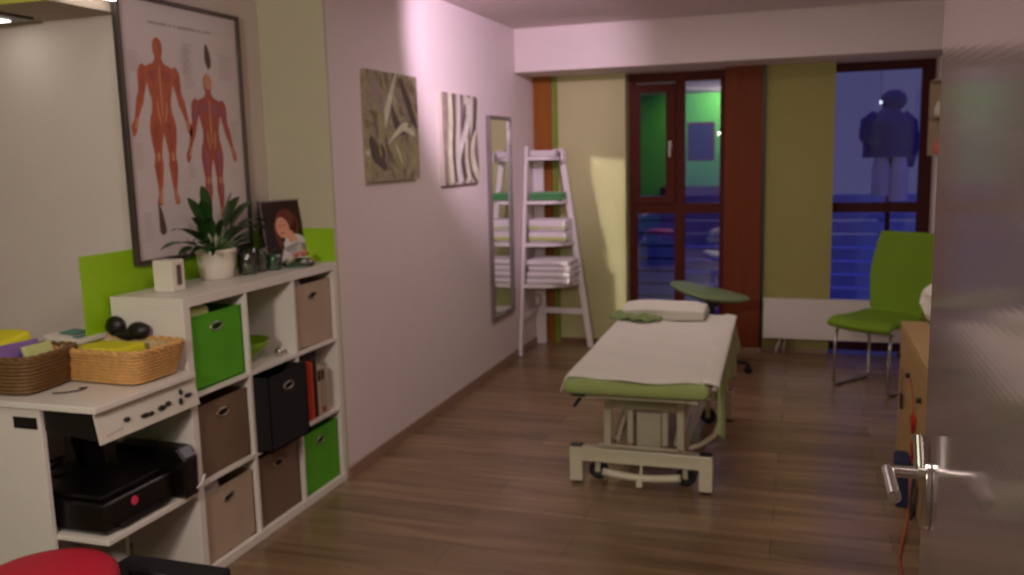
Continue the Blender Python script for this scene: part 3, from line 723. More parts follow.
# tilted control panel under the desk top
t=thing('control_unit','ivory device with black knobs mounted under the printer desk top','device',(-.1,-1.41,.72))
MB().prism([(-.30,-1.635,.822),(.012,-1.635,.822),(.03,-1.635,.722),(-.30,-1.635,.76)],(0,.455,0)).build('case','black',t,bevel=.003)
pf=MB().prism([(.0125,-1.645,.825),(.017,-1.645,.826),(.037,-1.645,.718),(.032,-1.645,.718)],(0,.502,0)); pf.build('front_panel','ctrl',t,bevel=.001)
for (yk,dz,ry_,rz_) in ((-1.515,.0,.014,.009),(-1.43,-.01,.022,.008),(-1.40,-.012,.012,.008),(-1.345,-.008,.02,.01),(-1.31,-.002,.014,.009),(-1.245,-.012,.008,.014),(-1.235,.02,.006,.012),(-1.20,.0,.02,.008)):
    z=.768+dz; x=.028-(z-.768)*.19
    MB().ball((x+.004,yk,z),(.009,ry_,rz_),12).build('knob','black',t,smooth=True)
for k in range(7): MB().box((.0325,-1.61+k*.011,.736+.001*k),(.0345,-1.605+k*.011,.743+.001*k)).build('button','ink',t)
# printer
t=thing('printer','black printer on the lower shelf of the desk, pink dot on front','printer',(-.2,-1.45,.38))
MB().box((-.46,-1.61,.386),(-.01,-1.27,.495)).build('body','printer',t,bevel=.012,seg=3)
MB().box((-.44,-1.59,.495),(-.04,-1.29,.515)).build('lid','printer',t,bevel=.008)
MB().beam((-.30,-1.34,.515),(-.36,-1.34,.76),.14,.012,up=(0,1,0)).build('paper_support','printer',t,bevel=.003)
MB().box((-.02,-1.56,.395),(.005,-1.31,.41)).build('output_tray','printer',t,bevel=.003)
MB().cyl((-.012,-1.47,.46),(-.007,-1.47,.46),.016).build('pink_dot','led',t)
for yy_ in (-1.55,-1.32): 
    for xx_ in (-.1,-.38): MB().cyl((xx_,yy_,.380),(xx_,yy_,.387),.015).build('foot','rubber',t)
t=thing('document_shredder','black boxy device beside the printer on the desk shelf','device',(-.05,-1.21,.38))
MB().prism([(-.28,-1.255,.381),(.035,-1.255,.381),(.04,-1.255,.53),(.0,-1.255,.575),(-.28,-1.255,.575)],(0,.075,0)).build('body','printer',t,bevel=.01,seg=3)
MB().box((.0,-1.25,.44),(.036,-1.185,.47)).build('slot','black',t)
tag(MB().tube([(-.45+.06*math.cos(a/20*2*PI),-1.44+.09*math.sin(a/20*2*PI),.535+.012*math.sin(a/20*4*PI)) for a in range(20)],.006,8,closed=True).tube([(-.45,-1.35,.535),(-.5,-1.3,.5),(-.52,-1.25,.39)],.005).build('power_cable','black',None,smooth=True),'looped dark cable lying behind the printer on desk','cable')
tag(MB().tube([(.01,-1.22,.385),(.03,-1.2,.40),(.045,-1.18,.42),(.05,-1.165,.45)],.004).tube([(-.02,-1.24,.383),(.0,-1.2,.384),(.01,-1.22,.385)],.004).build('white_cable','white_paint',None,smooth=True),'thin white cable at the shelf edge beside the black device','cable')

# baskets
def basket(name,label,cx,cy,rz,lx,ly,h,m,z0=ZD,flare=1.14,rows=9):
    t=thing(name,label,'basket',(cx,cy,z0),rz,'wicker baskets on the printer desk')
    def per(s,zf,off):
        k=(1/flare)+(1-1/flare)*zf; hx,hy=lx/2*k,ly/2*k; r=.04
        # rounded rectangle perimeter
        P=2*(hx+hy)*2; d=(s%1)*P
        segs=[((-hx,-hy),(hx,-hy)),((hx,-hy),(hx,hy)),((hx,hy),(-hx,hy)),((-hx,hy),(-hx,-hy))]
        for a,b in segs:
            L=math.hypot(b[0]-a[0],b[1]-a[1])
            if d<=L:
                u=d/L; x=a[0]+(b[0]-a[0])*u; y=a[1]+(b[1]-a[1])*u; break
            d-=L
        # superellipse rounding
        n=7; f=(abs(x/hx)**n+abs(y/hy)**n)**(-1/n)
        x*=f; y*=f
        L=math.hypot(x,y); return (x+x/L*off,y+y/L*off)
    wv=MB(); N=112
    for j in range(rows):
        zf=(j+.5)/rows; pts=[]
        for k in range(N):
            x,y=per(k/N,zf,.003*(1 if (k+j)%2 else -1)); pts.append((x,y,.008+(h-.02)*zf))
        wv.tube(pts,(h-.02)/rows*.56,6,closed=True)
    wv.build('woven_side',m,t,smooth=True,world=False)
    inn=MB(); V=[]
    for zf in (0,1):
        V.append([inn.bm.verts.new((*per(k/56,zf,-.007),.006+(h-.016)*zf)) for k in range(56)])
    for k in range(56): inn.bm.faces.new((V[0][k],V[0][(k+1)%56],V[1][(k+1)%56],V[1][k]))
    inn.bm.faces.new(V[0][::-1]); inn.build('lining','lining',t,smooth=False,world=False)
    rm=MB()
    for ph in (0,1):
        rm.tube([(*per(k/N,1,.004*math.sin(k*.9+ph*PI)),h-.008+.005*math.cos(k*.9+ph*PI)) for k in range(N)],.0065,6,closed=True)
    rm.build('rim',m,t,smooth=True,world=False)
    return t
basket('wicker_basket','honey wicker basket with headphones, beside the white shelving',-.175,-1.30,math.radians(-3),.41,.26,.13,'wicker',flare=1.2)
basket('wicker_basket','darker brown wicker basket holding yellow and purple cloths',-.445,-1.515,math.radians(6),.36,.26,.14,'wicker_dark',flare=1.2)
# contents
def soft(name,label,cat,m,a,b,disp=(.012,12),rz=0,rx=0,ry=0,bev=.015,group=None):
    mb=MB().box(a,b,rz=rz,rx=rx,ry=ry)
    bmesh.ops.subdivide_edges(mb.bm,edges=mb.bm.edges[:],cuts=4,use_grid_fill=True)
    o=mb.build(name,m,None,bevel=bev,seg=3,smooth=True,disp=disp); tag(o,label,cat,group); return o
soft('cloth','yellow cloth lying inside the darker brown basket','cloth','yellow',(-.56,-1.61,.87),(-.42,-1.42,1.03),rx=.2)
soft('cloth','yellow cloth lying inside the honey wicker basket','cloth','yellow',(-.33,-1.39,.87),(-.12,-1.22,.97))
soft('magazine','purple printed magazine leaning in the darker brown basket','magazine','purple',(-.45,-1.61,.90),(-.39,-1.43,1.01),disp=(.005,9),ry=-.35,bev=.004)
soft('envelope','yellow envelope at the right rim of the darker brown basket','envelope','towel_lime',(-.345,-1.55,.88),(-.33,-1.43,1.01),disp=(.003,9),ry=-.3,bev=.003)
t=thing('leaflet','white leaflet with teal print behind the two wicker baskets','leaflet',(-.42,-1.25,ZD))
MB().box((-.50,-1.32,.975),(-.34,-1.16,.99),ry=.1).box((-.48,-1.30,ZD),(-.36,-1.18,.975)).build('sheets','paper',t)
MB().box((-.47,-1.28,.996),(-.40,-1.20,.998),ry=.1).box((-.385,-1.30,.988),(-.36,-1.22,.990),ry=.1).build('printed_patch','teal_print',t)
t=thing('headphones','black headphones lying on top of the honey wicker basket','headphones',(-.2,-1.22,.95))
MB().ball((-.30,-1.17,1.01),(.042,.03,.04),20).build('ear_cup','black',t,smooth=True)
MB().ball((-.18,-1.185,1.0),(.048,.032,.034),20).build('ear_cup','black',t,smooth=True)
MB().tube([(-.30,-1.17,1.0),(-.27,-1.14,.995),(-.24,-1.135,.995),(-.20,-1.15,.995),(-.18,-1.185,.995)],.009).build('headband','black',t,smooth=True)
MB().ball((-.235,-1.19,.985),(.05,.022,.022),16).build('padding','black',t,smooth=True)
tag(MB().tube([(-.235,-1.555,ZD+.003),(-.20,-1.54,ZD+.003),(-.17,-1.50,ZD+.003),(-.175,-1.465,ZD+.003),(-.20,-1.475,ZD+.003)],.003).build('pen_loop','black',None,smooth=True),'thin black cord lying on desk top between the baskets','cord')

# red seat and black case in the near foreground
t=thing('red_stool','red round stool with padded seat in the near left corner','stool',(.15,-2.02,0))
MB().lathe([(.001,.035),(.14,.034),(.18,.026),(.198,.008),(.2,-.015),(.19,-.035),(.001,-.04)],(.15,-2.02,.44),40).build('seat','red',t,smooth=True)
MB().cyl((.15,-2.02,.06),(.15,-2.02,.40),.025).build('column','chrome',t)
for k in range(5):
    a=k*2*PI/5; MB().beam((.15,-2.02,.07),(.15+.2*math.cos(a),-2.02+.2*math.sin(a),.05),.03,.02).build('leg','chrome',t)
    MB().ball((.15+.2*math.cos(a),-2.02+.2*math.sin(a),.022),.022,12).build('caster','rubber',t,smooth=True)
t=thing('black_case','flat black case standing on the floor before the desk','case',(.3,-1.75,0))
MB().box((.04,-1.77,.0),(.44,-1.56,.312)).build('body','bin_black',t,bevel=.01,seg=3)
MB().tube([(.16,-1.7,.31),(.16,-1.7,.33),(.30,-1.7,.33),(.30,-1.7,.31)],.006).build('handle','black',t,smooth=True)

# ------------------------------------------------------------------ ladder corner shelf
t=thing('ladder_shelf','white three-legged ladder shelf holding folded towels in the corner','shelf',(.2,3.1,0))
MB().beam((.022,2.85,0),(.022,3.14,1.68),.05,.026,up=(1,0,0)).build('leg','white_paint',t,bevel=.004)
MB().beam((.50,3.30,0),(.265,3.30,1.66),.028,.05,up=(0,0,1)).build('leg','white_paint',t,bevel=.004)
MB().box((.004,3.352,0),(.095,3.378,1.62)).build('leg','white_paint',t,bevel=.004)
MB().beam((.05,3.34,.30),(.46,3.30,.30),.02,.05).build('brace','white_paint',t,bevel=.003)
MB().beam((.018,2.92,.30),(.018,3.35,.30),.02,.05).build('brace','white_paint',t,bevel=.003)
SHZ=[(.545,.0),(.875,.0),(1.215,.0),(1.57,.0)]
def shelfpoly(z):
    f=z/1.66; y0_=2.85+.29*f; x1_=.50-.235*f
    P=[(.02,3.345,z),(x1_,3.345,z),(x1_,3.28,z)]
    n=12
    cx,cy=.02,3.345
    for k in range(1,n):
        a=k/n*PI/2
        P.append((.045+(x1_-.045)*math.cos(a)**.8,3.27-(3.27-y0_)*math.sin(a)**.8,z))
    P.append((.045,y0_-.005,z)); P.append((.02,y0_-.005,z))
    return P
for z,_ in SHZ: MB().prism(shelfpoly(z),(0,0,.028)).build('shelf_board','white_paint',t,bevel=.003)
G='folded towels on the ladder shelf'
folded('towel','large white folded towel, lower one on the bottom ladder shelf','towel','towel_white',.045,.415,2.96,3.31,.574,.10,2,G,seed=1)
folded('towel','large white folded towel, upper one on the bottom ladder shelf','towel','towel_white',.05,.41,2.97,3.31,.676,.095,2,G,seed=2)
folded('towel','white folded towel with pale lime band, lower of the pair','towel','towel_white',.045,.365,3.05,3.31,.904,.09,1,G,'towel_lime',seed=3)
folded('towel','white folded towel with pale lime band, upper of the pair','towel','towel_white',.05,.36,3.05,3.31,.995,.095,1,G,'towel_lime',seed=4)
folded('towel','flat green folded towel on the second ladder shelf from top','towel','towel_green',.045,.315,3.10,3.32,1.244,.065,2,G,seed=6)
folded('towel','small white folded towel on the topmost ladder shelf','towel','towel_white',.045,.265,3.13,3.32,1.599,.05,2,G,seed=7)
hc=MB().grid(lambda u,v:(.23+.075*min(1,v*1.6)+.012*math.sin(u*9),3.16+.12*u,1.652-.09*max(0,v-.45)*2+.006*math.sin(v*7+u*4)),8,14)
tag(hc.build('hand_towel','towel_white',None,smooth=True,solid=.006),'thin white cloth draped over the top corner of ladder shelf','towel')
tag(MB().tube([(.045,3.28,.44),(.05,3.24,.40),(.06,3.22,.36),(.07,3.20,.40),(.06,3.22,.44),(.05,3.25,.41),(.045,3.28,.37)],.014).build('cloth_loop','towel_white',None,smooth=True),'knotted white strap hanging at the ladder shelf back leg','strap')

# ------------------------------------------------------------------ massage table
t=thing('massage_table','height-adjustable massage table with sage green mattress and cream steel frame','massage table',(1.5,.6,0))
bw='bed_white'
mt=MB().box((1.22,-.285,.597),(1.842,1.36,.667))
bmesh.ops.subdivide_edges(mt.bm,edges=[e for e in mt.bm.edges if e.calc_length()>.3],cuts=12,use_grid_fill=True)
def turn_up(mb):
    a=math.radians(1.6)
    for v in mb.bm.verts:
        x,y=v.co.x-1.53,v.co.y+.28
        v.co.x=1.528+x*math.cos(a)-y*math.sin(a); v.co.y=-.28+x*math.sin(a)+y*math.cos(a)
    return mb
turn_up(mt).build('mattress','mattress',t,bevel=.032,seg=5,smooth=True,disp=(.005,5))
MB().box((1.27,-.19,.56),(1.31,1.33,.595)).box((1.745,-.19,.56),(1.785,1.33,.595)).box((1.311,-.18,.56),(1.744,-.14,.595)).box((1.311,1.28,.56),(1.744,1.32,.595)).box((1.311,.3,.56),(1.744,.34,.595)).build('top_frame',bw,t,bevel=.004)
def foot(y,nm):
    f=MB().prism([(1.11,y-.03,.012),(1.175,y-.03,.012),(1.175,y-.03,.118),(1.74,y-.03,.118),(1.74,y-.03,.012),(1.805,y-.03,.012),(1.805,y-.03,.188),(1.11,y-.03,.188)],(0,.06,0)).build(nm,bw,t,bevel=.006)
    for x in (1.1425,1.7725):
        MB().cyl((x,y,0),(x,y,.014),.024).build('rubber_foot','rubber',f)
        MB().box((x-.029,y-.026,.188),(x+.029,y+.026,.194)).build('cap','black',f,bevel=.002)
foot(.26,'front_foot_frame'); foot(1.47,'rear_foot_frame')
for x in (1.285,1.645): MB().box((x-.018,.29,.145),(x+.018,1.44,.18)).build('side_rail',bw,t,bevel=.004)
for x in (1.288,1.645): MB().box((x-.017,.30,.18),(x+.017,.335,.56)).build('post',bw,t,bevel=.004)
for x in (1.39,1.562): MB().box((x-.014,.36,.18),(x+.014,.39,.53)).build('inner_post',bw,t,bevel=.003)
MB().cyl((1.306,.318,.398),(1.627,.318,.398),.027).build('cross_tube',bw,t,smooth=True)
for x in (1.31,1.62):
    MB().beam((x,.40,.18),(x,1.35,.52),.025,.04,up=(1,0,0)).build('lift_arm',bw,t,bevel=.003)
    MB().beam((x+.03 if x<1.5 else x-.03,1.40,.18),(x+.03 if x<1.5 else x-.03,.50,.52),.02,.035,up=(1,0,0)).build('lift_arm',bw,t,bevel=.003)
MB().box((1.41,.42,.15),(1.535,.56,.33)).build('motor_box',bw,t,bevel=.008,seg=3)
MB().cyl((1.48,.66,.26),(1.48,1.2,.48),.02).build('actuator_rod','chrome',t,smooth=True)
MB().cyl((1.265,.205,.218),(1.655,.205,.218),.008).cyl((1.275,.205,.218),(1.275,.28,.19),.006).cyl((1.645,.205,.218),(1.645,.28,.19),.006).build('foot_rail','bed_white',t,smooth=True)
pd=MB().tube([(1.285+.375*k/12,.20,.084-.016*math.sin(PI*k/12)) for k in range(13)],.019).build('pedal_bar',bw,t,smooth=True)
MB().box((1.452,.17,.03),(1.482,.20,.06)).cyl((1.467,.20,.06),(1.467,.26,.13),.007).build('pedal',bw,pd,bevel=.003)
for yw in (.33,1.38):
    for x in (1.235,1.668):
        w_=MB().lathe([(.001,-.012),(.03,-.012),(.034,-.014),(.046,-.012),(.048,0),(.046,.012),(.034,.014),(.03,.012),(.001,.012)],n=28)
        for v in w_.bm.verts: v.co=Vector((v.co.x+x,yw+v.co.z,v.co.y+.048))
        w_=w_.build('wheel','black',t,smooth=True)
        MB().box((x-.012,yw-.022,.04),(x+.012,yw-.016,.14)).box((x-.012,yw+.016,.04),(x+.012,yw+.022,.14)).box((x-.02,yw-.022,.14),(x+.02,yw+.022,.150)).build('fork',bw,w_)
MB().tube([(1.66,.40,.165),(1.72,.5,.155),(1.775,.62,.17),(1.80,.72,.23),(1.80,.78,.34),(1.79,.8,.46),(1.77,.8,.56)],.014).build('curved_lever',bw,t,smooth=True)
MB().tube([(1.29,-.05,.575),(1.27,-.12,.56),(1.255,-.22,.53)],.008).build('release_lever','black',t,smooth=True)
MB().box((1.24,-.22,.575),(1.30,-.18,.595)).build('hinge','black',t)
MB().tube([(1.31,.318,.545),(1.285,.28,.55),(1.26,.27,.53)],.007).build('hose','black',t,smooth=True)

# side cover hanging on right
def hang(u,v):
    y=-.25+1.43*u; wob=.018*math.sin(u*21)+.012*math.sin(u*47)
    if u<.16: dp=.17+.05*math.sin(u/.16*PI)
    else: dp=.12+.05*math.sin(u*9+1)+.03*math.sin(u*23)
    s=v*(dp+.10)
    if s<.06: return (1.80+s,y,.6725)
    s2=s-.06
    return (1.862+.010+wob*min(1,s2*8)+.004,y,.662-s2)
tag(turn_up(MB().grid(hang,70,18)).build('side_blanket','mattress',None,smooth=True,solid=.005),'sage green terry blanket hanging down the right side of massage table','blanket')
def sheet(u,v):
    # u across X, v along Y
    x=1.20+.665*u; y=-.275+1.56*v+.02*math.sin(u*9)*(1-v)
    z=.682+.0035*math.sin(u*17+v*9)+.003*math.sin(v*31+u*5)
    if u<.06: 
        k=(0.06-u)/.06; x=1.232-.02*k- .012*math.sin(v*14)*k; z=.679-.055*k*(1.1-.5*v)
    if u>.93:
        k=(u-.93)/.07; x=1.818+.062*k; z=.684-.010*k*k
    if v<.02:
        z-=.012*(1-v/.02)
    return (x,y,z)
tag(turn_up(MB().grid(sheet,60,100)).build('bed_sheet','sheet',None,smooth=True,solid=.003),'white sheet spread over the top of the massage table','sheet')
mb=MB().box((1.215,1.03,.685),(1.675,1.29,.77)); bmesh.ops.subdivide_edges(mb.bm,edges=mb.bm.edges[:],cuts=6,use_grid_fill=True)
for v in mb.bm.verts:
    cx,cy=(v.co.x-1.445)/.235,(v.co.y-1.16)/.14
    f=max(0,1-.35*abs(cx)**6)*max(0,1-cy**2*.55); v.co.z=.688+(v.co.z-.688)*(.35+.68*f)
pl=thing('pillow','white pillow at the far head end of the massage table','pillow',(1.44,1.24,.688))
mb.build('pillow_case','sheet',pl,bevel=.02,seg=4,smooth=True,disp=(.008,8))
MB().box((1.665,1.06,.70),(1.685,1.26,.72)).build('hem','mattress',pl,bevel=.008,smooth=True)
def gcl(u,v):
    x=1.14+.28*u; y=1.02+.20*v+.05*math.sin(u*5)
    w_=.35+.65*(1-abs(u-.3)) 
    yc_=.99; y=yc_+(v-.5)*.11*w_+.03*math.sin(u*6)
    return (x+.03,y,.696+.02*math.sin(v*PI)*(1+.5*math.sin(u*11)) + .006*math.sin(u*23+v*9))
tag(MB().grid(gcl,40,12).build('green_cloth','cloth_green',None,smooth=True,solid=.006),'crumpled olive green cloth lying before the pillow on massage table','cloth')

# ------------------------------------------------------------------ saddle stool behind the bed
t=thing('saddle_stool','rolling stool with sage green oval seat behind the massage table','stool',(1.62,2.62,0))
c=(1.545,2.62)
sm=MB().ball((0,0,0),(.29,.20,.045),40)
for v in sm.bm.verts:
    k=v.co.x/.29
    v.co.y*=(1-.25*k) ; v.co.z+= .018*k*k
    if v.co.x<-.05: v.co.z+=.012*(-k)
for v in sm.bm.verts:
    x,z=v.co.x,v.co.z; a=.17
    v.co=Vector((x*math.cos(a)+z*math.sin(a)+c[0],v.co.y+c[1],-x*math.sin(a)+z*math.cos(a)+.585))
sm.build('seat','stool',t,smooth=True)
MB().cyl((c[0]+.02,c[1],.10),(c[0]+.02,c[1],.56),.022).cyl((c[0]+.02,c[1],.50),(c[0]+.02,c[1],.55),.05).build('gas_column','black',t,smooth=False)
for k in range(5):
    a=.15+k*2*PI/5; ex,ey=c[0]+.02+.26*math.cos(a),c[1]+.26*math.sin(a)
    l_=MB().beam((c[0]+.02,c[1],.12),(ex,ey,.075),.035,.025).build('base_arm','black',t,bevel=.005)
    MB().cyl((ex-.008,ey-.014,.025),(ex+.008,ey+.014,.025),.025).box((ex-.01,ey-.01,.03),(ex+.01,ey+.01,.07)).build('caster','rubber',l_)

# ------------------------------------------------------------------ green chair
CA=math.atan2(.8,.6)  # seat faces (-.6,-.8)
t=thing('green_chair','lime green upholstered chair with chrome legs before the right window','chair',(2.685,2.47,0),math.radians(-36.9))
# local: faces -Y, x right
def cpt(x,y,z): return (x,y,z)
seat=MB(); NU,NV=18,18
def shell(u,v):
    # v 0..1 seat front -> back top
    x=(u-.5)*2
    if v<.45:
        s=v/.45; y=-.25+.43*s; z=.445-.012*math.sin(s*PI)- (.035*(1-s/.12) if s<.12 else 0); hw=.235-.01*s
    else:
        s=(v-.45)/.55
        a=min(1,s/.22)*math.radians(78); 
        if s<.22:
            y=.18+.07*math.sin(a); z=.445+.07*(1-math.cos(a))
        else:
            q=(s-.22)/.78; y=.248+.10*q; z=.50+.53*q
        hw=.185+.055*math.sin(min(1,s/.62)*PI/2) - .045*max(0,s-.45)/.55
        if s<.25: hw=.225-.035*math.sin(s/.25*PI)
        else: hw=.215+.035*math.sin((s-.25)/.75*PI*.8)-.03*max(0,(s-.6)/.4)
    z+= .012*(abs(x)**3)*(1 if v<.45 else 0)
    y2=y-(.03*x*x if v>.5 else 0)
    return (x*hw,y2,z)
seat.grid(shell,NU,44); seat.build('seat_shell','chair',t,smooth=True,solid=.045,world=False,bevel=0,subsurf=1)
for x in (-.2,.2):
    MB().tube([(x,-.18,.41),(x,-.20,.3),(x,-.205,.03),(x,-.19,.011),(x,-.15,.011),(x,.16,.011),(x,.20,.03),(x,.19,.3),(x,.14,.41)],.0105,10).build('leg_frame','chrome',t,smooth=True,world=False)
MB().cyl((-.2,-.15,.40),(.2,-.15,.40),.009).cyl((-.2,.12,.40),(.2,.12,.40),.009).build('cross_bar','chrome',t,world=False)
for x in (-.2,.2):
    MB().box((x-.012,-.17,0),(x+.012,-.13,.012)).box((x-.012,.12,0),(x+.012,.16,.012)).build('glide','rubber',t,world=False)

# ------------------------------------------------------------------ beech cabinet on the right
t=thing('beech_cabinet','low beech wood cabinet at right, partly behind the open door','cabinet',(2.88,.35,0))
MB().box((2.675,-.30,.70),(3.11,1.05,.72)).build('top_panel','beech',t,bevel=.003)
MB().box((2.69,-.28,.04),(3.11,-.262,.70)).box((2.69,1.022,.04),(3.11,1.04,.70)).box((2.69,-.26,.04),(3.10,1.02,.058)).box((3.09,-.26,.06),(3.10,1.02,.70)).build('carcass','beech',t)
MB().box((2.70,-.26,0),(3.05,1.02,.04)).build('plinth','brushed_wood',t)
for k in range(3):
    d_=MB().box((2.675,-.275+k*.438,.045),(2.692,-.275+k*.438+.432,.695)).build('door','beech',t,bevel=.002)
    MB().cyl((2.655,-.275+k*.438+.40,.55),(2.675,-.275+k*.438+.40,.55),.012).build('knob','black',d_,bevel=.002)
hp=[]
for k in range(32):
    a=2*PI*k/32; hp.append((2.660,.30+.045*(math.sin(a)**3),.40+.0030*(13*math.cos(a)-5*math.cos(2*a)-2*math.cos(3*a)-math.cos(4*a))*1.0))
t=thing('felt_heart','red felt heart hanging on the beech cabinet front','heart',(2.66,.30,.34))
MB().prism(hp,(.012,0,0)).build('heart_body','heart',t,bevel=.003)
MB().tube([(2.666,.30,.415),(2.665,.30,.5),(2.65,.30,.6)],.002).build('ribbon','heart',t)
hp2=[(x,.27+(y-.30)*.8,z-.115) for x,y,z in hp]
t=thing('felt_heart','smaller red felt heart hanging lowest on the cabinet front','heart',(2.66,.27,.24))
MB().prism(hp2,(.012,0,0)).build('heart_body','heart',t,bevel=.003)
t=thing('hanging_tag','small black tag hanging on the cabinet beside the red heart','tag',(2.66,.78,.34))
MB().box((2.658,.755,.33),(2.668,.80,.41)).build('tag_body','black',t,bevel=.004)
MB().tube([(2.663,.78,.41),(2.663,.78,.53)],.002).build('string','black',t)
soft('blue_bag','dark blue cloth bag on the floor beside the beech cabinet','bag','navy',(2.61,.30,.0),(2.668,.46,.22),disp=(.01,10),bev=.02)
tg=MB().ball((2.83,.98,.83),(.075,.07,.108),24)
for v in tg.bm.verts: v.co+=Vector(mnoise.noise_vector(v.co*16))*.022
tag(tg.build('crumpled_tissue','paper',None,smooth=False),'crumpled white tissue bundle standing on the beech cabinet','tissue')
tag(MB().box((2.80,.90,.7205),(2.90,1.02,.745)).build('tissue_holder','black',None,bevel=.004),'low black dish under the white tissue bundle','dish')
tag(MB().tube([(2.645,.12,.23),(2.64,.05,.12),(2.62,-.02,.03),(2.60,-.10,.008),(2.575,-.25,.006),(2.57,-.42,.006),(2.60,-.6,.006)],.006).build('orange_cable','cord',None,smooth=True),'orange brown cable trailing on the floor beside the cabinet','cable')
tag(MB().tube([(2.646,.02,.26),(2.635,-.02,.16),(2.632,-.07,.10),(2.638,-.12,.14),(2.645,-.1,.24),(2.648,.0,.26)],.007).build('black_cable','black',None,smooth=True),'looped black cable hanging near the open door edge','cable')
# wall rack on the right wall
t=thing('wall_rack','small beige wall rack on the right wall beside the window','rack',(3.08,3.12,1.53))
MB().box((3.015,3.20,1.54),(3.128,3.212,2.06)).box((3.118,3.0,1.54),(3.128,3.20,2.06)).build('back_board','bin_beige',t,bevel=.002)
MB().box((3.015,3.0,1.54),(3.118,3.20,1.552)).box((3.015,3.0,1.80),(3.118,3.20,1.812)).box((3.015,3.0,2.05),(3.118,3.20,2.062)).build('shelf_board','bin_beige',t,bevel=.002)
tag(MB().lathe([(.02,0),(.026,.01),(.028,.05),(.016,.07),(.015,.09),(.001,.09)],(3.06,3.06,1.553)).build('small_bottle','orange',None,smooth=True),'small coral bottle in the lower part of wall rack','bottle')
tag(MB().lathe([(.02,0),(.026,.01),(.028,.06),(.016,.08),(.015,.1),(.001,.1)],(3.06,3.06,1.813)).build('small_bottle','paper',None,smooth=True),'small pale bottle in the upper part of wall rack','bottle')

# ------------------------------------------------------------------ door leaf with lever
dr=sempty('door_1',(2.405,-2.165,0))
ang=math.atan2(-1,.0)       # direction free edge -> hinge
dr.rotation_euler=(0,0,ang)
# local x: along leaf toward hinge; local -y.. the room-facing side: rotate(+y)?
# normal toward -X world: local y axis at ang+90deg = (.99,.13) -> room face is local -y
MB().box((0,0,.01),(.86,.04,2.02)).build('door_leaf','door',dr,bevel=.003,world=False)
hd=MB().prism([(.10+.024*math.cos(2*PI*k/28),0,1.025+.06*math.sin(2*PI*k/28)) for k in range(28)],(0,-.010,0)).build('rosette','chrome',dr,bevel=.002,world=False)
MB().cyl((.10,-.012,1.066),(.10,-.068,1.066),.0105).ball((.10,-.068,1.066),.0115,14).cyl((.10,-.068,1.066),(.225,-.068,1.066),.0105).build('lever_handle','chrome',dr,smooth=False,world=False)
MB().cyl((.10,-.006,1.066),(.10,-.022,1.066),.016).cyl((.10,-.016,1.072),(.075,-.018,1.124),.011).build('turn_knob','chrome',dr,world=False)
MB().box((-.003,.012,.95),(.001,.030,1.16)).build('strike_plate','chrome',dr,world=False)

# ------------------------------------------------------------------ lamps at the beam by the entrance
t=thing('ceiling_light','bright square recessed lamp under the beam at the top left corner','light',(-.78,-1.1,2.19))
MB().box((-.90,-1.20,2.188),(-.70,-1.02,2.2)).build('housing','grey_frame',t)
MB().box((-.885,-1.185,2.184),(-.785,-1.05,2.189)).build('diffuser','tube',t)
t=thing('strip_light','narrow bright strip lamp fixed high on the beam end','light',(-.33,-1.1,2.25))
MB().box((-.358,-1.24,2.243),(-.335,-.99,2.275)).build('housing','white_lam',t,bevel=.003)
MB().box((-.336,-1.23,2.236),(-.31,-1.0,2.262)).build('diffuser','tube',t,bevel=.004)

# things behind the camera that the window panes mirror
t=thing('framed_picture','dark framed picture on the green wall behind the camera','picture',(.45,YN+.02,1.5))
MB().box((.22,YN+.001,1.45),(.68,YN+.02,2.1)).build('frame','darkwood',t,bevel=.004)
MB().box((.26,YN+.02,1.49),(.64,YN+.023,2.06)).build('print','navy',t)
t=thing('sideboard','dark sideboard against the green wall behind the camera','sideboard',(.5,YN+.22,0))
MB().box((-.2,YN+.01,.08),(1.1,YN+.42,1.0)).build('body','darkwood',t,bevel=.005)
MB().box((-.15,YN+.03,0),(1.05,YN+.38,.08)).build('plinth','black',t)
for k in range(3): MB().box((-.18+k*.43,YN+.42,.1),(.22+k*.43,YN+.435,.98)).build('door','darkwood',t,bevel=.003)

# ------------------------------------------------------------------ lights
def area(name,loc,target,sx,sy,power,c,spread=None):
    l=bpy.data.lights.new(name,'AREA'); l.shape='RECTANGLE'; l.size=sx; l.size_y=sy; l.energy=power; l.color=c
    if spread: l.spread=spread
    o=bpy.data.objects.new(name,l); col.objects.link(o); o.location=loc
    o.rotation_euler=(Vector(target)-Vector(loc)).to_track_quat('-Z','Y').to_euler(); return o
area('entrance_ceiling_lamp',(1.6,-2.5,2.56),(1.2,-2.5,0),.35,1.2,28,(1,.84,.78))
l=bpy.data.lights.new('forward_fill_spot','SPOT'); l.energy=150; l.color=(1,.83,.80); l.spot_size=math.radians(120); l.spot_blend=.8; l.shadow_soft_size=.16  # added forward fill so the walls get more light than the floor
o=bpy.data.objects.new('forward_fill_spot',l); col.objects.link(o); o.location=(1.1,-4.45,2.2)
o.rotation_euler=(Vector((.3,1,1.5))-Vector(o.location)).to_track_quat('-Z','Y').to_euler()
area('room_fill',(1.5,1.3,2.57),(1.5,1.3,0),.9,.9,11,(1,.86,.84))  # added soft overhead fill, no fitting here
l=bpy.data.lights.new('rear_wall_fill','SPOT'); l.energy=70; l.color=(1,1,.95); l.spot_size=math.radians(110); l.spot_blend=.6; l.shadow_soft_size=.04  # unseen spot added to brighten the green wall the panes mirror
o=bpy.data.objects.new('rear_wall_fill',l); col.objects.link(o); o.location=(.9,-4.1,2.5)
o.rotation_euler=(Vector((.6,-4.7,2.1))-Vector(o.location)).to_track_quat('-Z','Y').to_euler()
l=bpy.data.lights.new('ceiling_spotlight','SPOT'); l.energy=135; l.color=(1,.74,1); l.spot_size=math.radians(68); l.spot_blend=.6; l.shadow_soft_size=.05
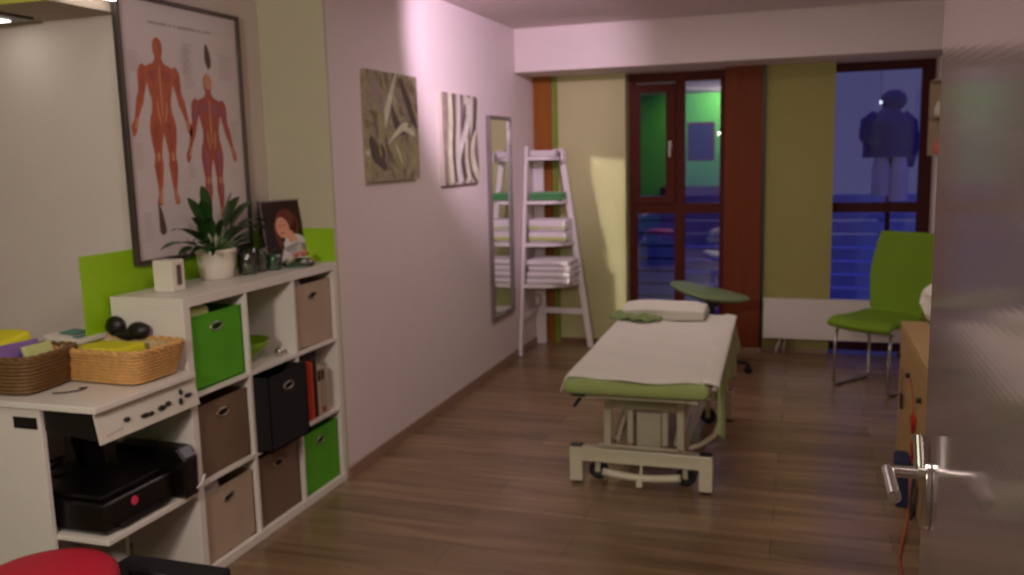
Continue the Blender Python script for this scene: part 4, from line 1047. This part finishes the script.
o=bpy.data.objects.new('ceiling_spotlight',l); col.objects.link(o); o.location=(1.32,.35,2.5)
o.rotation_euler=(Vector((0,2.1,2.3))-Vector(o.location)).to_track_quat('-Z','Y').to_euler()
# added area light standing in for the mirror's throw onto the window wall
dv=Vector((.61,1.0,-.33)).normalized()
mc=Vector((.035,2.475,1.152))
l=bpy.data.lights.new('mirror_bounce','AREA'); l.shape='RECTANGLE'; l.size=.5; l.size_y=1.45; l.energy=.65; l.color=(1,.92,.9); l.spread=math.radians(4)
area_o=bpy.data.objects.new('mirror_bounce',l); col.objects.link(area_o); area_o.location=mc

area_o.rotation_euler=dv.to_track_quat('-Z','Y').to_euler()
l.size=.5*dv.x/dv.length if False else .26; l.size_y=1.42

# world: dusk sky
wd=bpy.data.worlds.new('dusk'); sc.world=wd; wd.use_nodes=True
nt=wd.node_tree; bg=nt.nodes['Background']
tc=nt.nodes.new('ShaderNodeTexCoord'); sp=nt.nodes.new('ShaderNodeSeparateXYZ'); cr=nt.nodes.new('ShaderNodeValToRGB')
nt.links.new(tc.outputs['Generated'],sp.inputs[0]); nt.links.new(sp.outputs['Z'],cr.inputs[0]); nt.links.new(cr.outputs[0],bg.inputs[0])
cr.color_ramp.elements[0].position=.14; cr.color_ramp.elements[0].color=(.066,.064,.155,1)
cr.color_ramp.elements[1].position=.4; cr.color_ramp.elements[1].color=(.12,.13,.44,1)
bg.inputs[1].default_value=1.0

# ------------------------------------------------------------------ camera
cam=bpy.data.cameras.new('camera'); co=bpy.data.objects.new('camera',cam); col.objects.link(co)
R=Vector((.94968,.31222,-.02497)); U=Vector((-.02278,.14836,.98867)); F=Vector((-.31239,.93835,-.14801))
mw=Matrix((R,U,-F)).transposed().to_4x4(); mw.translation=(2.1918,-3.85136,1.61909); co.matrix_world=mw
cam.sensor_width=36; cam.lens=885.885*36/1024; cam.clip_start=.05
cam.dof.use_dof=True; cam.dof.focus_distance=1.1; cam.dof.aperture_fstop=6.5
sc.camera=co
sc.view_settings.view_transform='Standard'; sc.view_settings.look='None'; sc.view_settings.gamma=1; sc.view_settings.use_curve_mapping=False
sc.view_settings.exposure=.03
